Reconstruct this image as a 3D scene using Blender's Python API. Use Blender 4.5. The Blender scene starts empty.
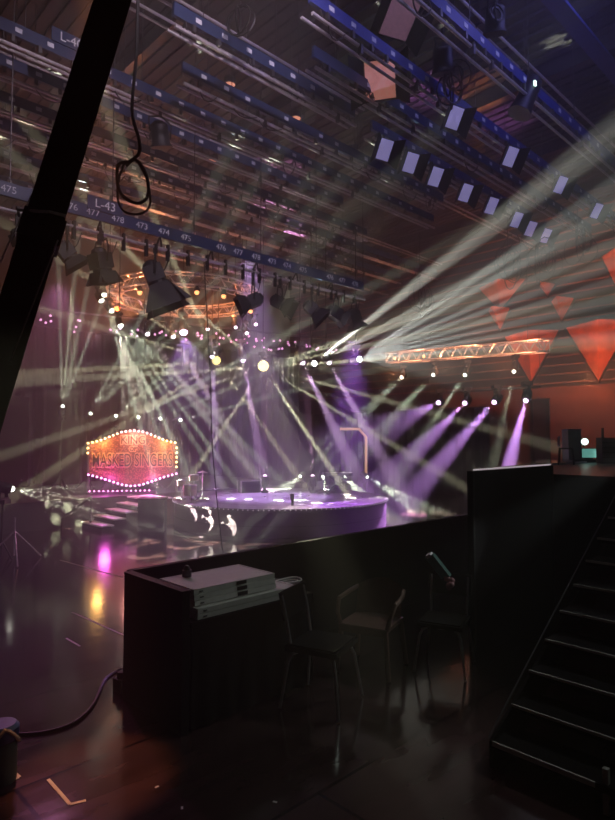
import bpy, math, random
from mathutils import Vector, Matrix, Quaternion
random.seed(7)
SC = bpy.context.scene
COL = SC.collection
PI = math.pi
R = math.radians

# ------------------------------------------------------------------ camera frame (the room axes lie at 46 degrees to the view)
YAW = R(46.0)
PITCH = R(2.8)
FPX = 592.0
EYE = Vector((0, 0, 2.0))
HF = Vector((math.cos(YAW), math.sin(YAW), 0))      # horizontal forward
RT = Vector((math.sin(YAW), -math.cos(YAW), 0))     # right
UPZ = Vector((0, 0, 1))
CF = HF * math.cos(PITCH) + UPZ * math.sin(PITCH)
CU = UPZ * math.cos(PITCH) - HF * math.sin(PITCH)

def ray(px, py):
    d = CF + RT * ((px - 307.5) / FPX) + CU * ((410 - py) / FPX)
    return d / d.dot(HF)
def P(px, py, depth):
    return EYE + ray(px, py) * depth
def onz(px, py, z):
    r = ray(px, py); return EYE + r * ((z - EYE.z) / r.z)
def onX(px, py, X):
    r = ray(px, py); return EYE + r * (X / r.x)
def onY(px, py, Y):
    r = ray(px, py); return EYE + r * (Y / r.y)

# ------------------------------------------------------------------ materials
def new_mat(name):
    m = bpy.data.materials.new(name); m.use_nodes = True
    return m, m.node_tree.nodes, m.node_tree.links, m.node_tree.nodes['Principled BSDF']
def mat(name, col, rough=0.5, metal=0.0, em=None, es=0.0, spec=0.5, noise=0.12, nscale=18.0):
    m, n, l, b = new_mat(name)
    b.inputs['Roughness'].default_value = rough
    b.inputs['Metallic'].default_value = metal
    b.inputs['Specular IOR Level'].default_value = spec
    if noise:
        t = n.new('ShaderNodeTexNoise'); t.inputs['Scale'].default_value = nscale
        tc = n.new('ShaderNodeTexCoord'); l.new(tc.outputs['Object'], t.inputs['Vector'])
        r = n.new('ShaderNodeValToRGB')
        r.color_ramp.elements[0].position = .3; r.color_ramp.elements[1].position = .7
        r.color_ramp.elements[0].color = (*[c * (1 - noise) for c in col], 1)
        r.color_ramp.elements[1].color = (*[min(1, c * (1 + noise)) for c in col], 1)
        l.new(t.outputs['Fac'], r.inputs['Fac']); l.new(r.outputs['Color'], b.inputs['Base Color'])
    else:
        b.inputs['Base Color'].default_value = (*col, 1)
    if em:
        b.inputs['Emission Color'].default_value = (*em, 1)
        b.inputs['Emission Strength'].default_value = es
        m.cycles.emission_sampling = 'NONE'
    return m

M = {}
M['black'] = mat('matte_black_paint', (.007, .007, .0075), .6, spec=.3)
M['blackcloth'] = mat('black_cloth', (.010, .009, .010), .95, spec=.1)
M['blackgloss'] = mat('black_enamel', (.014, .014, .016), .35)
M['housing'] = mat('black_lamp_housing', (.011, .011, .014), .55)
M['steel'] = mat('grey_steel_pipe', (.55, .52, .55), .34, .35)
M['darksteel'] = mat('dark_steel', (.09, .085, .09), .45, .6)
M['orange_alu'] = mat('aluminium_truss', (.62, .55, .5), .35, .6)
M['chrome'] = mat('chrome', (.9, .9, .9), .28, .9, noise=.03)
M['blueplate'] = mat('blue_enamel_bar', (.035, .05, .24), .5)
M['navyplate'] = mat('navy_bar', (.018, .035, .10), .5)
M['plate'] = mat('white_number_plate', (.62, .64, .72), .5)
M['ink'] = mat('pale_lettering', (.75, .78, .82), .6, noise=0)
M['white'] = mat('white_board', (.8, .78, .75), .45, noise=.05)
M['softface'] = mat('lavender_diffuser', (.8, .78, .9), .6, em=(.50, .44, 1.0), es=.30, noise=.03)
M['orangefelt'] = mat('orange_acoustic_felt', (.60, .11, .035), .9, noise=.22, nscale=3)
M['tape'] = mat('pale_marking_tape', (.6, .58, .53), .6)
M['plastic'] = mat('beige_plastic', (.16, .09, .07), .45)
M['drape'] = mat('dark_drape', (.022, .015, .020), .95, spec=.1)
M['deckface'] = mat('grey_black_deck', (.05, .048, .05), .55)
M['step'] = mat('pale_step_board', (.75, .70, .76), .45)
M['cable'] = mat('black_rubber_cable', (.012, .012, .012), .5)
M['teal'] = mat('teal_sheet', (.10, .24, .22), .6)
M['pinkcloth'] = mat('dusty_pink_cloth', (.45, .2, .23), .8)
M['screen'] = mat('lit_teal_screen', (.1, .2, .2), .3, em=(.25, .75, .62), es=.35, noise=0)
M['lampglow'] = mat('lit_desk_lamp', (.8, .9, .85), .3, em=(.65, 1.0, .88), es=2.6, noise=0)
M['gold'] = mat('lit_gold_strip', (.5, .35, .2), .4, em=(1.0, .58, .30), es=.55, noise=0)
M['beads'] = mat('lit_white_beads', (.8, .8, .8), .4, em=(1, .85, .9), es=.42, noise=0)
M['redlamp'] = mat('lit_red_orange_lens', (.9, .3, .1), .3, em=(1, .22, .06), es=5.0, noise=0)
M['orangelamp'] = mat('lit_orange_lens', (.9, .5, .2), .3, em=(1, .36, .12), es=3.0, noise=0)
M['pinkled'] = mat('lit_pink_led', (.9, .4, .8), .3, em=(1, .42, .85), es=1.7, noise=0)
M['violetlamp'] = mat('lit_violet_lens', (.6, .3, .9), .3, em=(.75, .35, 1.0), es=8, noise=0)
M['downlight'] = mat('lit_ceiling_can', (.9, .5, .4), .4, em=(1, .38, .24), es=.75, noise=0)
M['wood'] = mat('brown_wall_board', (.17, .055, .035), .8, noise=.2, nscale=2)
M['slat'] = mat('wall_slat', (.30, .12, .09), .7)
M['slatback'] = mat('wall_slat_backing', (.035, .02, .022), .9)
M['blackglass'] = mat('grey_green_plastic', (.10, .13, .11), .5)
M['bluecap'] = mat('blue_plastic', (.03, .10, .35), .4)
M['brass'] = mat('brass_drum_hardware', (.6, .5, .4), .3, .8)
M['drumskin'] = mat('drum_skin', (.55, .5, .55), .5)
LENS = {}
def lens_mat(col, es):
    k = (tuple(col), es)
    if k not in LENS:
        LENS[k] = mat('lit_lens', (.8, .8, .8), .3, em=col, es=es, noise=0)
    return LENS[k]

def floor_mat():
    m, n, l, b = new_mat('glossy_stage_floor')
    tc = n.new('ShaderNodeTexCoord')
    br = n.new('ShaderNodeTexBrick')
    br.offset = .5; br.inputs['Scale'].default_value = 1.0
    br.inputs['Brick Width'].default_value = 2.44; br.inputs['Row Height'].default_value = 1.22
    br.inputs['Mortar Size'].default_value = .012; br.inputs['Mortar Smooth'].default_value = .1
    br.inputs['Color1'].default_value = (.060, .030, .030, 1)
    br.inputs['Color2'].default_value = (.042, .022, .024, 1)
    br.inputs['Mortar'].default_value = (.006, .004, .004, 1)
    l.new(tc.outputs['Object'], br.inputs['Vector'])
    no = n.new('ShaderNodeTexNoise'); no.inputs['Scale'].default_value = 1.6; no.inputs['Detail'].default_value = 6
    mp = n.new('ShaderNodeMapping'); mp.inputs['Scale'].default_value = (1, 4, 1)
    l.new(tc.outputs['Object'], mp.inputs['Vector']); l.new(mp.outputs['Vector'], no.inputs['Vector'])
    mx = n.new('ShaderNodeMix'); mx.data_type = 'RGBA'; mx.blend_type = 'MULTIPLY'; mx.inputs['Factor'].default_value = .6
    l.new(br.outputs['Color'], mx.inputs['A'])
    rp = n.new('ShaderNodeValToRGB')
    rp.color_ramp.elements[0].position = .3; rp.color_ramp.elements[0].color = (.45, .45, .45, 1)
    rp.color_ramp.elements[1].position = .7; rp.color_ramp.elements[1].color = (1.3, 1.3, 1.3, 1)
    l.new(no.outputs['Fac'], rp.inputs['Fac']); l.new(rp.outputs['Color'], mx.inputs['B'])
    l.new(mx.outputs['Result'], b.inputs['Base Color'])
    mr = n.new('ShaderNodeMapRange'); mr.inputs['To Min'].default_value = .07; mr.inputs['To Max'].default_value = .20
    l.new(no.outputs['Fac'], mr.inputs['Value']); l.new(mr.outputs['Result'], b.inputs['Roughness'])
    b.inputs['Specular IOR Level'].default_value = .4
    bp = n.new('ShaderNodeBump'); bp.inputs['Strength'].default_value = .06; bp.inputs['Distance'].default_value = .02
    n2 = n.new('ShaderNodeTexNoise'); n2.inputs['Scale'].default_value = 7.0
    l.new(tc.outputs['Object'], n2.inputs['Vector'])
    l.new(n2.outputs['Fac'], bp.inputs['Height']); l.new(bp.outputs['Normal'], b.inputs['Normal'])
    return m
M['floor'] = floor_mat()
M['stagetop'] = mat('glossy_stage_top', (.42, .36, .44), .16, noise=.15, nscale=2)
M['stageside'] = mat('dark_satin_stage_side', (.085, .06, .085), .45)
M['ceil'] = mat('dark_ceiling_deck', (.055, .045, .055), .8)

def sign_face_mat():
    m, n, l, b = new_mat('sign_glitter_mesh')
    tc = n.new('ShaderNodeTexCoord'); v = n.new('ShaderNodeTexVoronoi'); v.inputs['Scale'].default_value = 26
    l.new(tc.outputs['Object'], v.inputs['Vector'])
    r = n.new('ShaderNodeValToRGB')
    r.color_ramp.elements[0].position = .2; r.color_ramp.elements[0].color = (.62, .27, .18, 1)
    r.color_ramp.elements[1].position = .6; r.color_ramp.elements[1].color = (.10, .03, .03, 1)
    l.new(v.outputs['Distance'], r.inputs['Fac']); l.new(r.outputs['Color'], b.inputs['Base Color'])
    b.inputs['Roughness'].default_value = .4
    return m
M['signface'] = sign_face_mat()

# ------------------------------------------------------------------ mesh builder
class MB:
    def __init__(s): s.v = []; s.f = []
    def add(s, vs, fs):
        o = len(s.v); s.v += [Vector(x) for x in vs]; s.f += [[i + o for i in f] for f in fs]; return s
    def box(s, c, d, rot=None):
        c = Vector(c); q = rot or Matrix.Identity(3)
        vs = [c + q @ Vector((sx * d[0] / 2, sy * d[1] / 2, sz * d[2] / 2)) for sx in (-1, 1) for sy in (-1, 1) for sz in (-1, 1)]
        return s.add(vs, [(0, 1, 3, 2), (4, 6, 7, 5), (0, 4, 5, 1), (2, 3, 7, 6), (0, 2, 6, 4), (1, 5, 7, 3)])
    def span(s, a, b):
        a = Vector(a); b = Vector(b)
        return s.box((a + b) / 2, [abs(b[i] - a[i]) for i in range(3)])
    def bar(s, a, b, w, h=None):
        a = Vector(a); b = Vector(b); h = h or w
        z = (b - a).normalized(); x = z.cross(UPZ)
        if x.length < 1e-4: x = Vector((1, 0, 0))
        x.normalize(); y = z.cross(x)
        rot = Matrix((x, y, z)).transposed()
        return s.box((a + b) / 2, (w, h, (b - a).length), rot)
    def tube(s, pts, r, n=8, closed=False, taper=None):
        pts = [Vector(p) for p in pts]; m = len(pts); rings = []
        prev = None
        for i, p in enumerate(pts):
            if closed: t = pts[(i + 1) % m] - pts[i - 1]
            else: t = pts[min(i + 1, m - 1)] - pts[max(i - 1, 0)]
            t.normalize()
            if prev is None:
                x = t.cross(UPZ)
                if x.length < 1e-3: x = t.cross(Vector((1, 0, 0)))
            else:
                x = prev - t * prev.dot(t)
                if x.length < 1e-4: x = t.cross(UPZ)
            x.normalize(); prev = x; y = t.cross(x)
            rr = r if taper is None else r * taper[i]
            rings.append([p + (x * math.cos(2 * PI * k / n) + y * math.sin(2 * PI * k / n)) * rr for k in range(n)])
        vs = [v for rg in rings for v in rg]; fs = []
        for i in range(m if closed else m - 1):
            j = (i + 1) % m
            for k in range(n):
                fs.append((i * n + k, i * n + (k + 1) % n, j * n + (k + 1) % n, j * n + k))
        if not closed:
            fs.append(tuple(reversed(range(n)))); fs.append(tuple((m - 1) * n + k for k in range(n)))
        return s.add(vs, fs)
    def lathe(s, prof, n=20, c=(0, 0, 0), mtx=None, cap=True):
        c = Vector(c); vs = []; fs = []
        for (r, z) in prof:
            for k in range(n):
                a = 2 * PI * k / n
                p = Vector((r * math.cos(a), r * math.sin(a), z))
                vs.append(c + ((mtx @ p) if mtx else p))
        for i in range(len(prof) - 1):
            for k in range(n):
                fs.append((i * n + k, i * n + (k + 1) % n, (i + 1) * n + (k + 1) % n, (i + 1) * n + k))
        if cap:
            fs.append(tuple(reversed(range(n)))); fs.append(tuple((len(prof) - 1) * n + k for k in range(n)))
        return s.add(vs, fs)
    def prism(s, poly, axis_off):
        """poly: list of 3-D points, extruded by the vector axis_off."""
        n = len(poly); o = Vector(axis_off)
        vs = [Vector(p) for p in poly] + [Vector(p) + o for p in poly]
        fs = [tuple(reversed(range(n))), tuple(range(n, 2 * n))] + [(i, (i + 1) % n, n + (i + 1) % n, n + i) for i in range(n)]
        return s.add(vs, fs)
    def sphere(s, c, r, n=8, sc=(1, 1, 1)):
        prof = [(r * math.sin(PI * i / (n)), -r * math.cos(PI * i / n)) for i in range(n + 1)]
        prof[0] = (r * .02, -r); prof[-1] = (r * .02, r)
        return s.lathe([(a, b * sc[2]) for a, b in prof], n=max(8, n), c=c)
    def mesh(s, name, smooth=False):
        me = bpy.data.meshes.new(name); me.from_pydata([tuple(v) for v in s.v], [], s.f)
        me.validate(); me.update()
        if smooth:
            for p in me.polygons: p.use_smooth = True
            try: me.set_sharp_from_angle(angle=R(38))
            except Exception: pass
        return me
    def build(s, name, m, parent=None, smooth=False):
        me = s.mesh(name, smooth)
        if m: me.materials.append(m)
        return link(name, me, parent)
def link(name, data, parent=None, loc=None, rot=None):
    o = bpy.data.objects.new(name, data); COL.objects.link(o)
    if parent: o.parent = parent
    if loc is not None: o.location = loc
    if rot is not None: o.rotation_euler = rot
    return o
def tag(o, label, cat, group=None, kind=None):
    o['label'] = label; o['category'] = cat
    if group: o['group'] = group
    if kind: o['kind'] = kind
    return o
def thing(name, label, cat, loc=(0, 0, 0), rz=0, group=None):
    o = bpy.data.objects.new(name, None); COL.objects.link(o); o.empty_display_size = .1
    o.location = loc; o.rotation_euler = (0, 0, rz)
    return tag(o, label, cat, group)
def structure(o):
    o['kind'] = 'structure'; return o
def L2(root, p):      # world point into an unrotated thing's space
    return Vector(p) - root.location

_tc = {}
def text_mesh(s, size, off=0.0):
    k = (s, size, off)
    if k in _tc: return _tc[k]
    cu = bpy.data.curves.new('lettering', 'FONT'); cu.body = s; cu.size = size
    cu.align_x = 'CENTER'; cu.align_y = 'CENTER'; cu.extrude = .003; cu.offset = off
    o = bpy.data.objects.new('lettering', cu); COL.objects.link(o)
    dg = bpy.context.evaluated_depsgraph_get()
    me = bpy.data.meshes.new_from_object(o.evaluated_get(dg))
    bpy.data.objects.remove(o); bpy.data.curves.remove(cu)
    me.materials.clear(); me.materials.append(M['ink'])
    _tc[k] = me
    return me

# ------------------------------------------------------------------ light helpers
def gobo_nodes(lt, kind, scale, thr=.25, seed=0.0):
    lt.use_nodes = True
    nt = lt.node_tree; n = nt.nodes; l = nt.links
    em = n.get('Emission')
    tc = n.new('ShaderNodeTexCoord'); sp = n.new('ShaderNodeSeparateXYZ'); l.new(tc.outputs['Normal'], sp.inputs[0])
    def mth(op, a, b=None):
        q = n.new('ShaderNodeMath'); q.operation = op
        for i, x in enumerate((a, b)):
            if x is None: continue
            if isinstance(x, (int, float)): q.inputs[i].default_value = x
            else: l.new(x, q.inputs[i])
        return q.outputs[0]
    az = mth('ABSOLUTE', sp.outputs['Z'])
    u = mth('DIVIDE', sp.outputs['X'], az); v = mth('DIVIDE', sp.outputs['Y'], az)
    if kind == 'dots':
        a = mth('COSINE', mth('ADD', mth('MULTIPLY', u, scale), seed)); b = mth('COSINE', mth('ADD', mth('MULTIPLY', v, scale), seed * .7))
        f = mth('MULTIPLY', a, b)
        f = mth('SUBTRACT', f, thr); f = mth('MULTIPLY', f, 1.0 / (1 - thr)); f = mth('MAXIMUM', f, 0.0)
    else:   # curls
        cb = n.new('ShaderNodeCombineXYZ'); l.new(u, cb.inputs[0]); l.new(v, cb.inputs[1]); cb.inputs[2].default_value = seed
        vo = n.new('ShaderNodeTexVoronoi'); vo.inputs['Scale'].default_value = scale
        no = n.new('ShaderNodeTexNoise'); no.inputs['Scale'].default_value = scale * .9
        l.new(cb.outputs[0], no.inputs['Vector'])
        va = n.new('ShaderNodeVectorMath'); va.operation = 'MULTIPLY_ADD'
        l.new(no.outputs['Color'], va.inputs[0]); va.inputs[1].default_value = (.5 / scale,) * 3; l.new(cb.outputs[0], va.inputs[2])
        l.new(va.outputs[0], vo.inputs['Vector'])
        # a crescent: inside one disc of the cell and outside a shifted one
        vb = n.new('ShaderNodeVectorMath'); vb.operation = 'ADD'; l.new(va.outputs[0], vb.inputs[0]); vb.inputs[1].default_value = (.16 / scale, .2 / scale, 0)
        v2 = n.new('ShaderNodeTexVoronoi'); v2.inputs['Scale'].default_value = scale; l.new(vb.outputs[0], v2.inputs['Vector'])
        i1 = mth('LESS_THAN', vo.outputs['Distance'], .42); i2 = mth('GREATER_THAN', v2.outputs['Distance'], .40)
        f = mth('MULTIPLY', i1, i2)
    l.new(f, em.inputs['Strength'])
def spot(name, loc, aim, col, power, cone, blend=.25, radius=.05, gobo=None, parent=None):
    lt = bpy.data.lights.new(name, 'SPOT'); lt.color = col; lt.energy = power
    lt.spot_size = R(cone); lt.spot_blend = blend; lt.shadow_soft_size = radius
    o = bpy.data.objects.new(name, lt); COL.objects.link(o)
    o.location = loc
    d = Vector(aim) - Vector(loc)
    o.rotation_mode = 'QUATERNION'; o.rotation_quaternion = d.to_track_quat('-Z', 'Y')
    if gobo: gobo_nodes(lt, *gobo)
    return o

# ================================================================== THE ROOM
X0, X1, Y0, Y1, ZC = -7.0, 20.0, -7.0, 22.0, 9.8
structure(MB().span((X0, Y0, -.1), (X1 + .2, Y1 + .2, 0)).build('floor', M['floor']))
cb = MB().span((X0, Y0, ZC), (X1 + .2, Y1 + .2, ZC + .1))
x = X0 + .1
while x < X1:
    cb.span((x, Y0, ZC - .05), (x + .10, Y1, ZC + .001)); x += .26
structure(cb.build('ceiling', M['ceil']))
structure(MB().span((X0, Y1, 0), (X1, Y1 + .2, ZC)).build('wall_back', M['drape']))
structure(MB().span((X0 - .2, Y0, 0), (X0, Y1, ZC)).build('wall_left', M['drape']))
structure(MB().span((X0, Y0 - .2, 0), (X1, Y0, ZC)).build('wall_front', M['drape']))
wr = structure(MB().span((X1, Y0, 0), (X1 + .2, Y1, ZC)).build('wall_right', M['slatback']))
zt = onX(590, 385, X1).z
MB().span((X1 - .06, Y0, 0), (X1, 13.2, zt)).build('lower_panelling', M['wood'], wr)
sb = MB(); z = zt + .12
while z < ZC:
    sb.span((X1 - .05, Y0, z), (X1, Y1, z + .045)); z += .30
sb.build('slat', M['slat'], wr)
# steel purlins under the deck, running along Y
for i, xx in enumerate((2.2, 5.4, 8.6, 11.8, 15.0, 18.2)):
    structure(MB().span((xx, Y0, ZC - .35), (xx + .14, Y1, ZC - .06)).build('ceiling_beam', M['darksteel']))
# dark opening in the far wall under the slats
a, b = onX(532, 402, X1 - .07), onX(549, 440, X1 - .07)
dpt = thing('doorway_panel', 'dark framed panel set low in the orange brown wall', 'panel', ((a.x), (a.y + b.y) / 2, 0))
MB().span(L2(dpt, (X1 - .08, a.y, .02)), L2(dpt, (X1 - .06, b.y, a.z))).build('panel', M['slatback'], dpt)
fb = MB()
for yy in (a.y, b.y): fb.span(L2(dpt, (X1 - .14, yy - .05, 0)), L2(dpt, (X1 - .06, yy + .05, a.z + .1)))
fb.span(L2(dpt, (X1 - .14, b.y, a.z)), L2(dpt, (X1 - .06, a.y, a.z + .1)))
fb.build('frame', M['black'], dpt)

# orange inverted triangles: folded felt wedges standing off the wall
def triangle(pl, pr, pb, label):
    A, B, C = onX(*pl, X1 - .1), onX(*pr, X1 - .1), onX(*pb, X1 - .1)
    t = thing('acoustic_panel', label, 'wall panel', (X1 - .1, (A.y + B.y) / 2, C.z), 0, 'orange triangles on the slatted wall')
    zt_ = (A.z + B.z) / 2
    q = Vector((-.75, 0, 0))
    mid = Vector((X1 - .1, (A.y + B.y) / 2 - (A.y - B.y) * .12, zt_)) + q
    tip = Vector((X1 - .1, C.y, C.z))
    a_, b_ = Vector((X1 - .1, A.y, zt_)), Vector((X1 - .1, B.y, zt_))
    m1 = MB(); m1.add([L2(t, p) for p in (a_, tip, mid)], [(0, 1, 2)]); m1.build('face', M['orangefelt'], t)
    m2 = MB(); m2.add([L2(t, p) for p in (mid, tip, b_)], [(0, 1, 2)]); m2.build('face', M['orangefelt'], t)
    m3 = MB(); m3.add([L2(t, p) for p in (a_, mid, b_)], [(0, 1, 2)]); m3.build('top_flap', M['orangefelt'], t)
    e = MB(); e.tube([L2(t, a_), L2(t, tip), L2(t, b_)], .045, 6); e.build('edge_trim', M['black'], t)
triangle((565, 329), (634, 318), (598.5, 382), 'large orange triangle reaching past the frame beside the lit desk')
triangle((504, 337), (560, 330), (531, 384), 'large orange triangle hanging behind the end of the straight truss')
triangle((551, 301), (575, 299), (562, 322), 'small orange triangle in the gap above the two large ones')
triangle((488, 311), (511, 308), (500.5, 331), 'small orange triangle half veiled by the white beams')
triangle((601, 258), (640, 248), (617, 290), 'orange triangle high up at the edge of the frame')
triangle((478, 290), (527, 277), (500, 312), 'wide orange triangle high on the wall faded by haze')
triangle((540, 287), (556, 284), (548, 297), 'tiny orange triangle topmost between the hanging cables')

# stage drapes
def curtain(name, label, xa, ya, xb, yb, h, m, amp=.09, wave=.32, z0=0.02):
    a = Vector((xa, ya, 0)); b = Vector((xb, yb, 0)); L = (b - a).length; d = (b - a) / L; nrm = Vector((-d.y, d.x, 0))
    n = int(L / wave * 6); vs = []; fs = []
    for i in range(n + 1):
        s = L * i / n
        o = amp * math.sin(2 * PI * s / wave) + .04 * math.sin(s * 3.1)
        for zz in (z0, h):
            vs.append(a + d * s + nrm * o + UPZ * zz)
    for i in range(n): fs.append((2 * i, 2 * i + 2, 2 * i + 3, 2 * i + 1))
    me = MB(); me.add(vs, fs)
    t = thing(name, label, 'curtain', (xa, ya, 0))
    for v in me.v: v -= t.location
    me.build('cloth', m, t)
    hb = MB(); hb.tube([L2(t, a + UPZ * (h + .03)), L2(t, b + UPZ * (h + .03))], .03, 8); hb.build('rail', M['darksteel'], t)
    return t
curtain('stage_curtain', 'long dark drape closing the back of the stage', 1.0, 19.5, 18.3, 19.5, 5.6, M['drape'])
curtain('stage_curtain', 'dark drape hanging in front of the slatted wall under the straight truss', 18.8, 19.2, 18.8, 10.4, 3.1, M['drape'])
# plain dark flats standing on the deck beside the sign
for (px, w, h, lb) in ((6, 1.2, 2.6, 'tall dark stage flat standing on the deck at its outer end'), (62, 1.1, 2.9, 'dark stage flat standing between the outer flat and the lit sign')):
    p = onY(px, 480, 18.0)
    t = thing('stage_flat', lb, 'stage flat', (p.x, 18.0, .62), 0, 'dark flats on the deck')
    MB().span((-w / 2, -.03, 0), (w / 2, .03, h)).build('panel', M['drape'], t)
    f = MB()
    for s_ in (-1, 1): f.span((s_ * w / 2 - .03, -.06, 0), (s_ * w / 2 + .03, -.03, h))
    f.build('batten_edge', M['darksteel'], t)
    f = MB()
    for s_ in (-1, 1): f.bar((s_ * w / 2 * .8, .03, h * .7), (s_ * w / 2 * .8, 1.0, .02), .04)
    f.build('brace', M['darksteel'], t)

# ================================================================== STAGE
CT = P(281, 497.5, 14.1); CT.z = 0
SR, SH = 2.47, .63
st = thing('round_stage', 'round purple-lit stage with a glossy pale top', 'stage', CT)
MB().lathe([(SR - .02, 0.0), (SR - .02, .06), (SR, .07), (SR, SH - .07), (SR + .03, SH - .06), (SR + .03, SH - .01)], 96, cap=False).build('side', M['stageside'], st, True)
MB().lathe([(.001, SH - .012), (SR * .78, SH - .012), (SR * .78, SH), (SR + .03, SH), (SR + .03, SH - .06)], 96, cap=False).build('outer_ring', M['stageside'], st, True)
MB().lathe([(.001, SH), (SR * .775, SH), (SR * .775, SH - .01)], 96, cap=False).build('top', M['stagetop'], st, True)
MB().lathe([(SR + .01, SH * .45), (SR + .012, SH * .45), (SR + .012, SH * .47), (SR + .01, SH * .47)], 96, cap=False).build('seam', M['black'], st)
bd = MB()
for k in range(150):
    a_ = 2 * PI * k / 150
    bd.sphere(((SR + .035) * math.cos(a_), (SR + .035) * math.sin(a_), SH - .02), .012, 5)
q = bd.build('rim_light', M['beads'], st); q['kind'] = 'stuff'; q['label'] = 'tiny white rim lights round the stage edge'

dk = thing('stage_deck', 'long low dark deck running behind the round stage', 'stage', (0, 13.5, 0))
MB().span((-6.5, 0, 0), (13.0, 5.3, .60)).build('body', M['deckface'], dk)
MB().span((-6.5, -.03, .60), (13.0, 5.3, .625)).build('top', M['deckface'], dk)

# steps
sp = P(82, 530, 13.0); sx0, sy0 = 5.75, 12.35
stp = thing('stage_steps', 'low pale lavender steps leading up to the deck below the sign', 'steps', (sx0, sy0, 0))
for k in range(5):
    h = .62 * (k + 1) / 5
    MB().span((.28 * k, 0, 0), (1.75, 1.0, h - .03) if k == 4 else (.28 * (k + 1) + .02, 1.0, h - .03)).build('riser', M['black'], stp)
    MB().span((.28 * k - .02, -.02, h - .03), (.28 * (k + 1) if k < 4 else 1.75, 1.02, h)).build('tread', M['step'], stp)
MB().span((1.76, -.01, 0), (1.79, 1.0, .6)).span((1.45, -.03, 0), (1.79, -.012, .58)).build('side_panel', M['wood'], stp)
hr = thing('handrail', 'dark slanting handrail beside the pale steps', 'handrail', (5.3, 12.7, 0))
pa, pb = P(62, 519, 13.4), P(91, 497, 13.4)
MB().tube([L2(hr, pa), L2(hr, pb)], .03, 8).build('rail', M['black'], hr)
MB().tube([L2(hr, pa), L2(hr, (pa.x, pa.y, 0))], .025, 8).tube([L2(hr, pb), L2(hr, (pb.x, pb.y, 0))], .025, 8).build('post', M['black'], hr)
# dark set boxes between steps and stage
b1 = thing('set_box', 'dark box with curved light marks standing between steps and stage', 'box', (6.66, 11.8, 0), R(-40))
MB().span((-.28, -.2, 0), (.28, .2, .68)).build('body', M['deckface'], b1)
MB().span((-.30, -.22, .68), (.30, .22, .71)).build('lid', M['black'], b1)

# ------------------------------------------------------------------ the sign
SP = P(132.5, 496, 14.9); SP.z = .625
face_dir = (EYE - SP); face_dir.z = 0; face_dir.normalize()
ang = math.atan2(face_dir.y, face_dir.x) + PI / 2 - R(6)
sg = thing('marquee_sign', 'bulb-framed marquee sign reading KING OF MASKED SINGERS on the deck', 'sign', SP, ang)
W = 1.07
top = [(-W, 1.27), (-W * .75, 1.33), (-W * .5, 1.44), (-W * .25, 1.55), (0, 1.59), (W * .25, 1.55), (W * .5, 1.44), (W * .75, 1.33), (W, 1.27)]
bot = [(W, .50), (W * .72, .42), (W * .45, .32), (W * .2, .23), (0, .20), (-W * .2, .23), (-W * .45, .32), (-W * .72, .42), (-W, .50)]
out = top + bot
MB().prism([(x_, .08, z_) for x_, z_ in out], (0, -.10, 0)).build('face', M['signface'], sg)
rim = MB(); rim.tube([(x_, -.04, z_) for x_, z_ in out], .035, 8, closed=True); rim.build('rim', M['darksteel'], sg, True)
fr = MB()
for s_ in (-1, 1): fr.span((s_ * W - .03, 0, 0), (s_ * W + .03, .08, .52))
fr.build('leg', M['darksteel'], sg)
MB().span((-W, -.02, 0), (W * .55, .12, .07)).build('base', M['darksteel'], sg)
def lerp(a, b, t): return tuple(a[i] + (b[i] - a[i]) * t for i in range(3))
bm = {}
def bulb_mat(t):
    k = round(t * 4)
    if k not in bm:
        bm[k] = mat('lit_bulb', (.9, .8, .7), .3, em=lerp((1, .62, .18), (1, .28, .75), k / 4), es=4.5, noise=0)
    return bm[k]
def along(pl, step):
    o = []; carry = 0
    for (a_, b_) in zip(pl, pl[1:]):
        a2, b2_ = Vector((a_[0], a_[1])), Vector((b_[0], b_[1])); L = (b2_ - a2).length; s = carry
        while s < L: o.append(a2 + (b2_ - a2) * (s / L)); s += step
        carry = s - L
    return o
bulb_me = {}
def bulb(x_, z_, t, par=sg, y=-.08, r=.028):
    m = bulb_mat(t); k = (m.name, r)
    if k not in bulb_me:
        me = MB().sphere((0, 0, 0), r, 8).mesh('bulb', True); me.materials.append(m); bulb_me[k] = me
    link('bulb', bulb_me[k], par, (x_, y, z_))
for p in along(top, .105): bulb(p.x, p.y, .55 if abs(p.x) < W * .35 else max(0, .35 - abs(p.x) / W * .3))
for s_ in (-1, 1):
    for z_ in (1.15, 1.03, .91, .79, .67) if s_ > 0 else (1.15, 1.03): bulb(s_ * W, z_, .1)
for p in along(bot, .105): bulb(p.x, p.y, 1.0)
for k in range(14): bulb(-W + .05 + k * .11, .085, .9, y=-.04, r=.02)
M['signink'] = mat('sign_letters', (.03, .012, .012), .5, noise=0)
M['signedge'] = mat('sign_letter_outline', (.9, .55, .36), .4, noise=0)
for (s_, size, z_, sx_) in (('KING', .25, 1.34, 1.0), ('OF', .13, 1.12, 1.0), ('MASKED SINGERS', .40, .83, .62)):
    for (mm, dy, off) in ((M['signedge'], -.026, .026), (M['signink'], -.034, .002)):
        me = text_mesh(s_, size, off).copy(); me.materials.clear(); me.materials.append(mm)
        o = link('lettering', me, sg, (0, dy, z_), (R(90), 0, 0)); o.scale = (sx_, 1.15, 1)
# real light of the bulb rows on the sign face
for (x_, z_, c_, e_) in ((-.75, 1.28, (1, .5, .12), 22), (0, 1.5, (1, .38, .3), 22), (.75, 1.28, (1, .5, .12), 22), (-.6, .30, (1, .12, .75), 22), (.5, .3, (1, .2, .7), 22)):
    lt = bpy.data.lights.new('bulb_row_light', 'POINT'); lt.color = c_; lt.energy = e_; lt.shadow_soft_size = .12
    o = link('bulb_row_light', lt, sg, (x_, -.32, z_))

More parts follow.
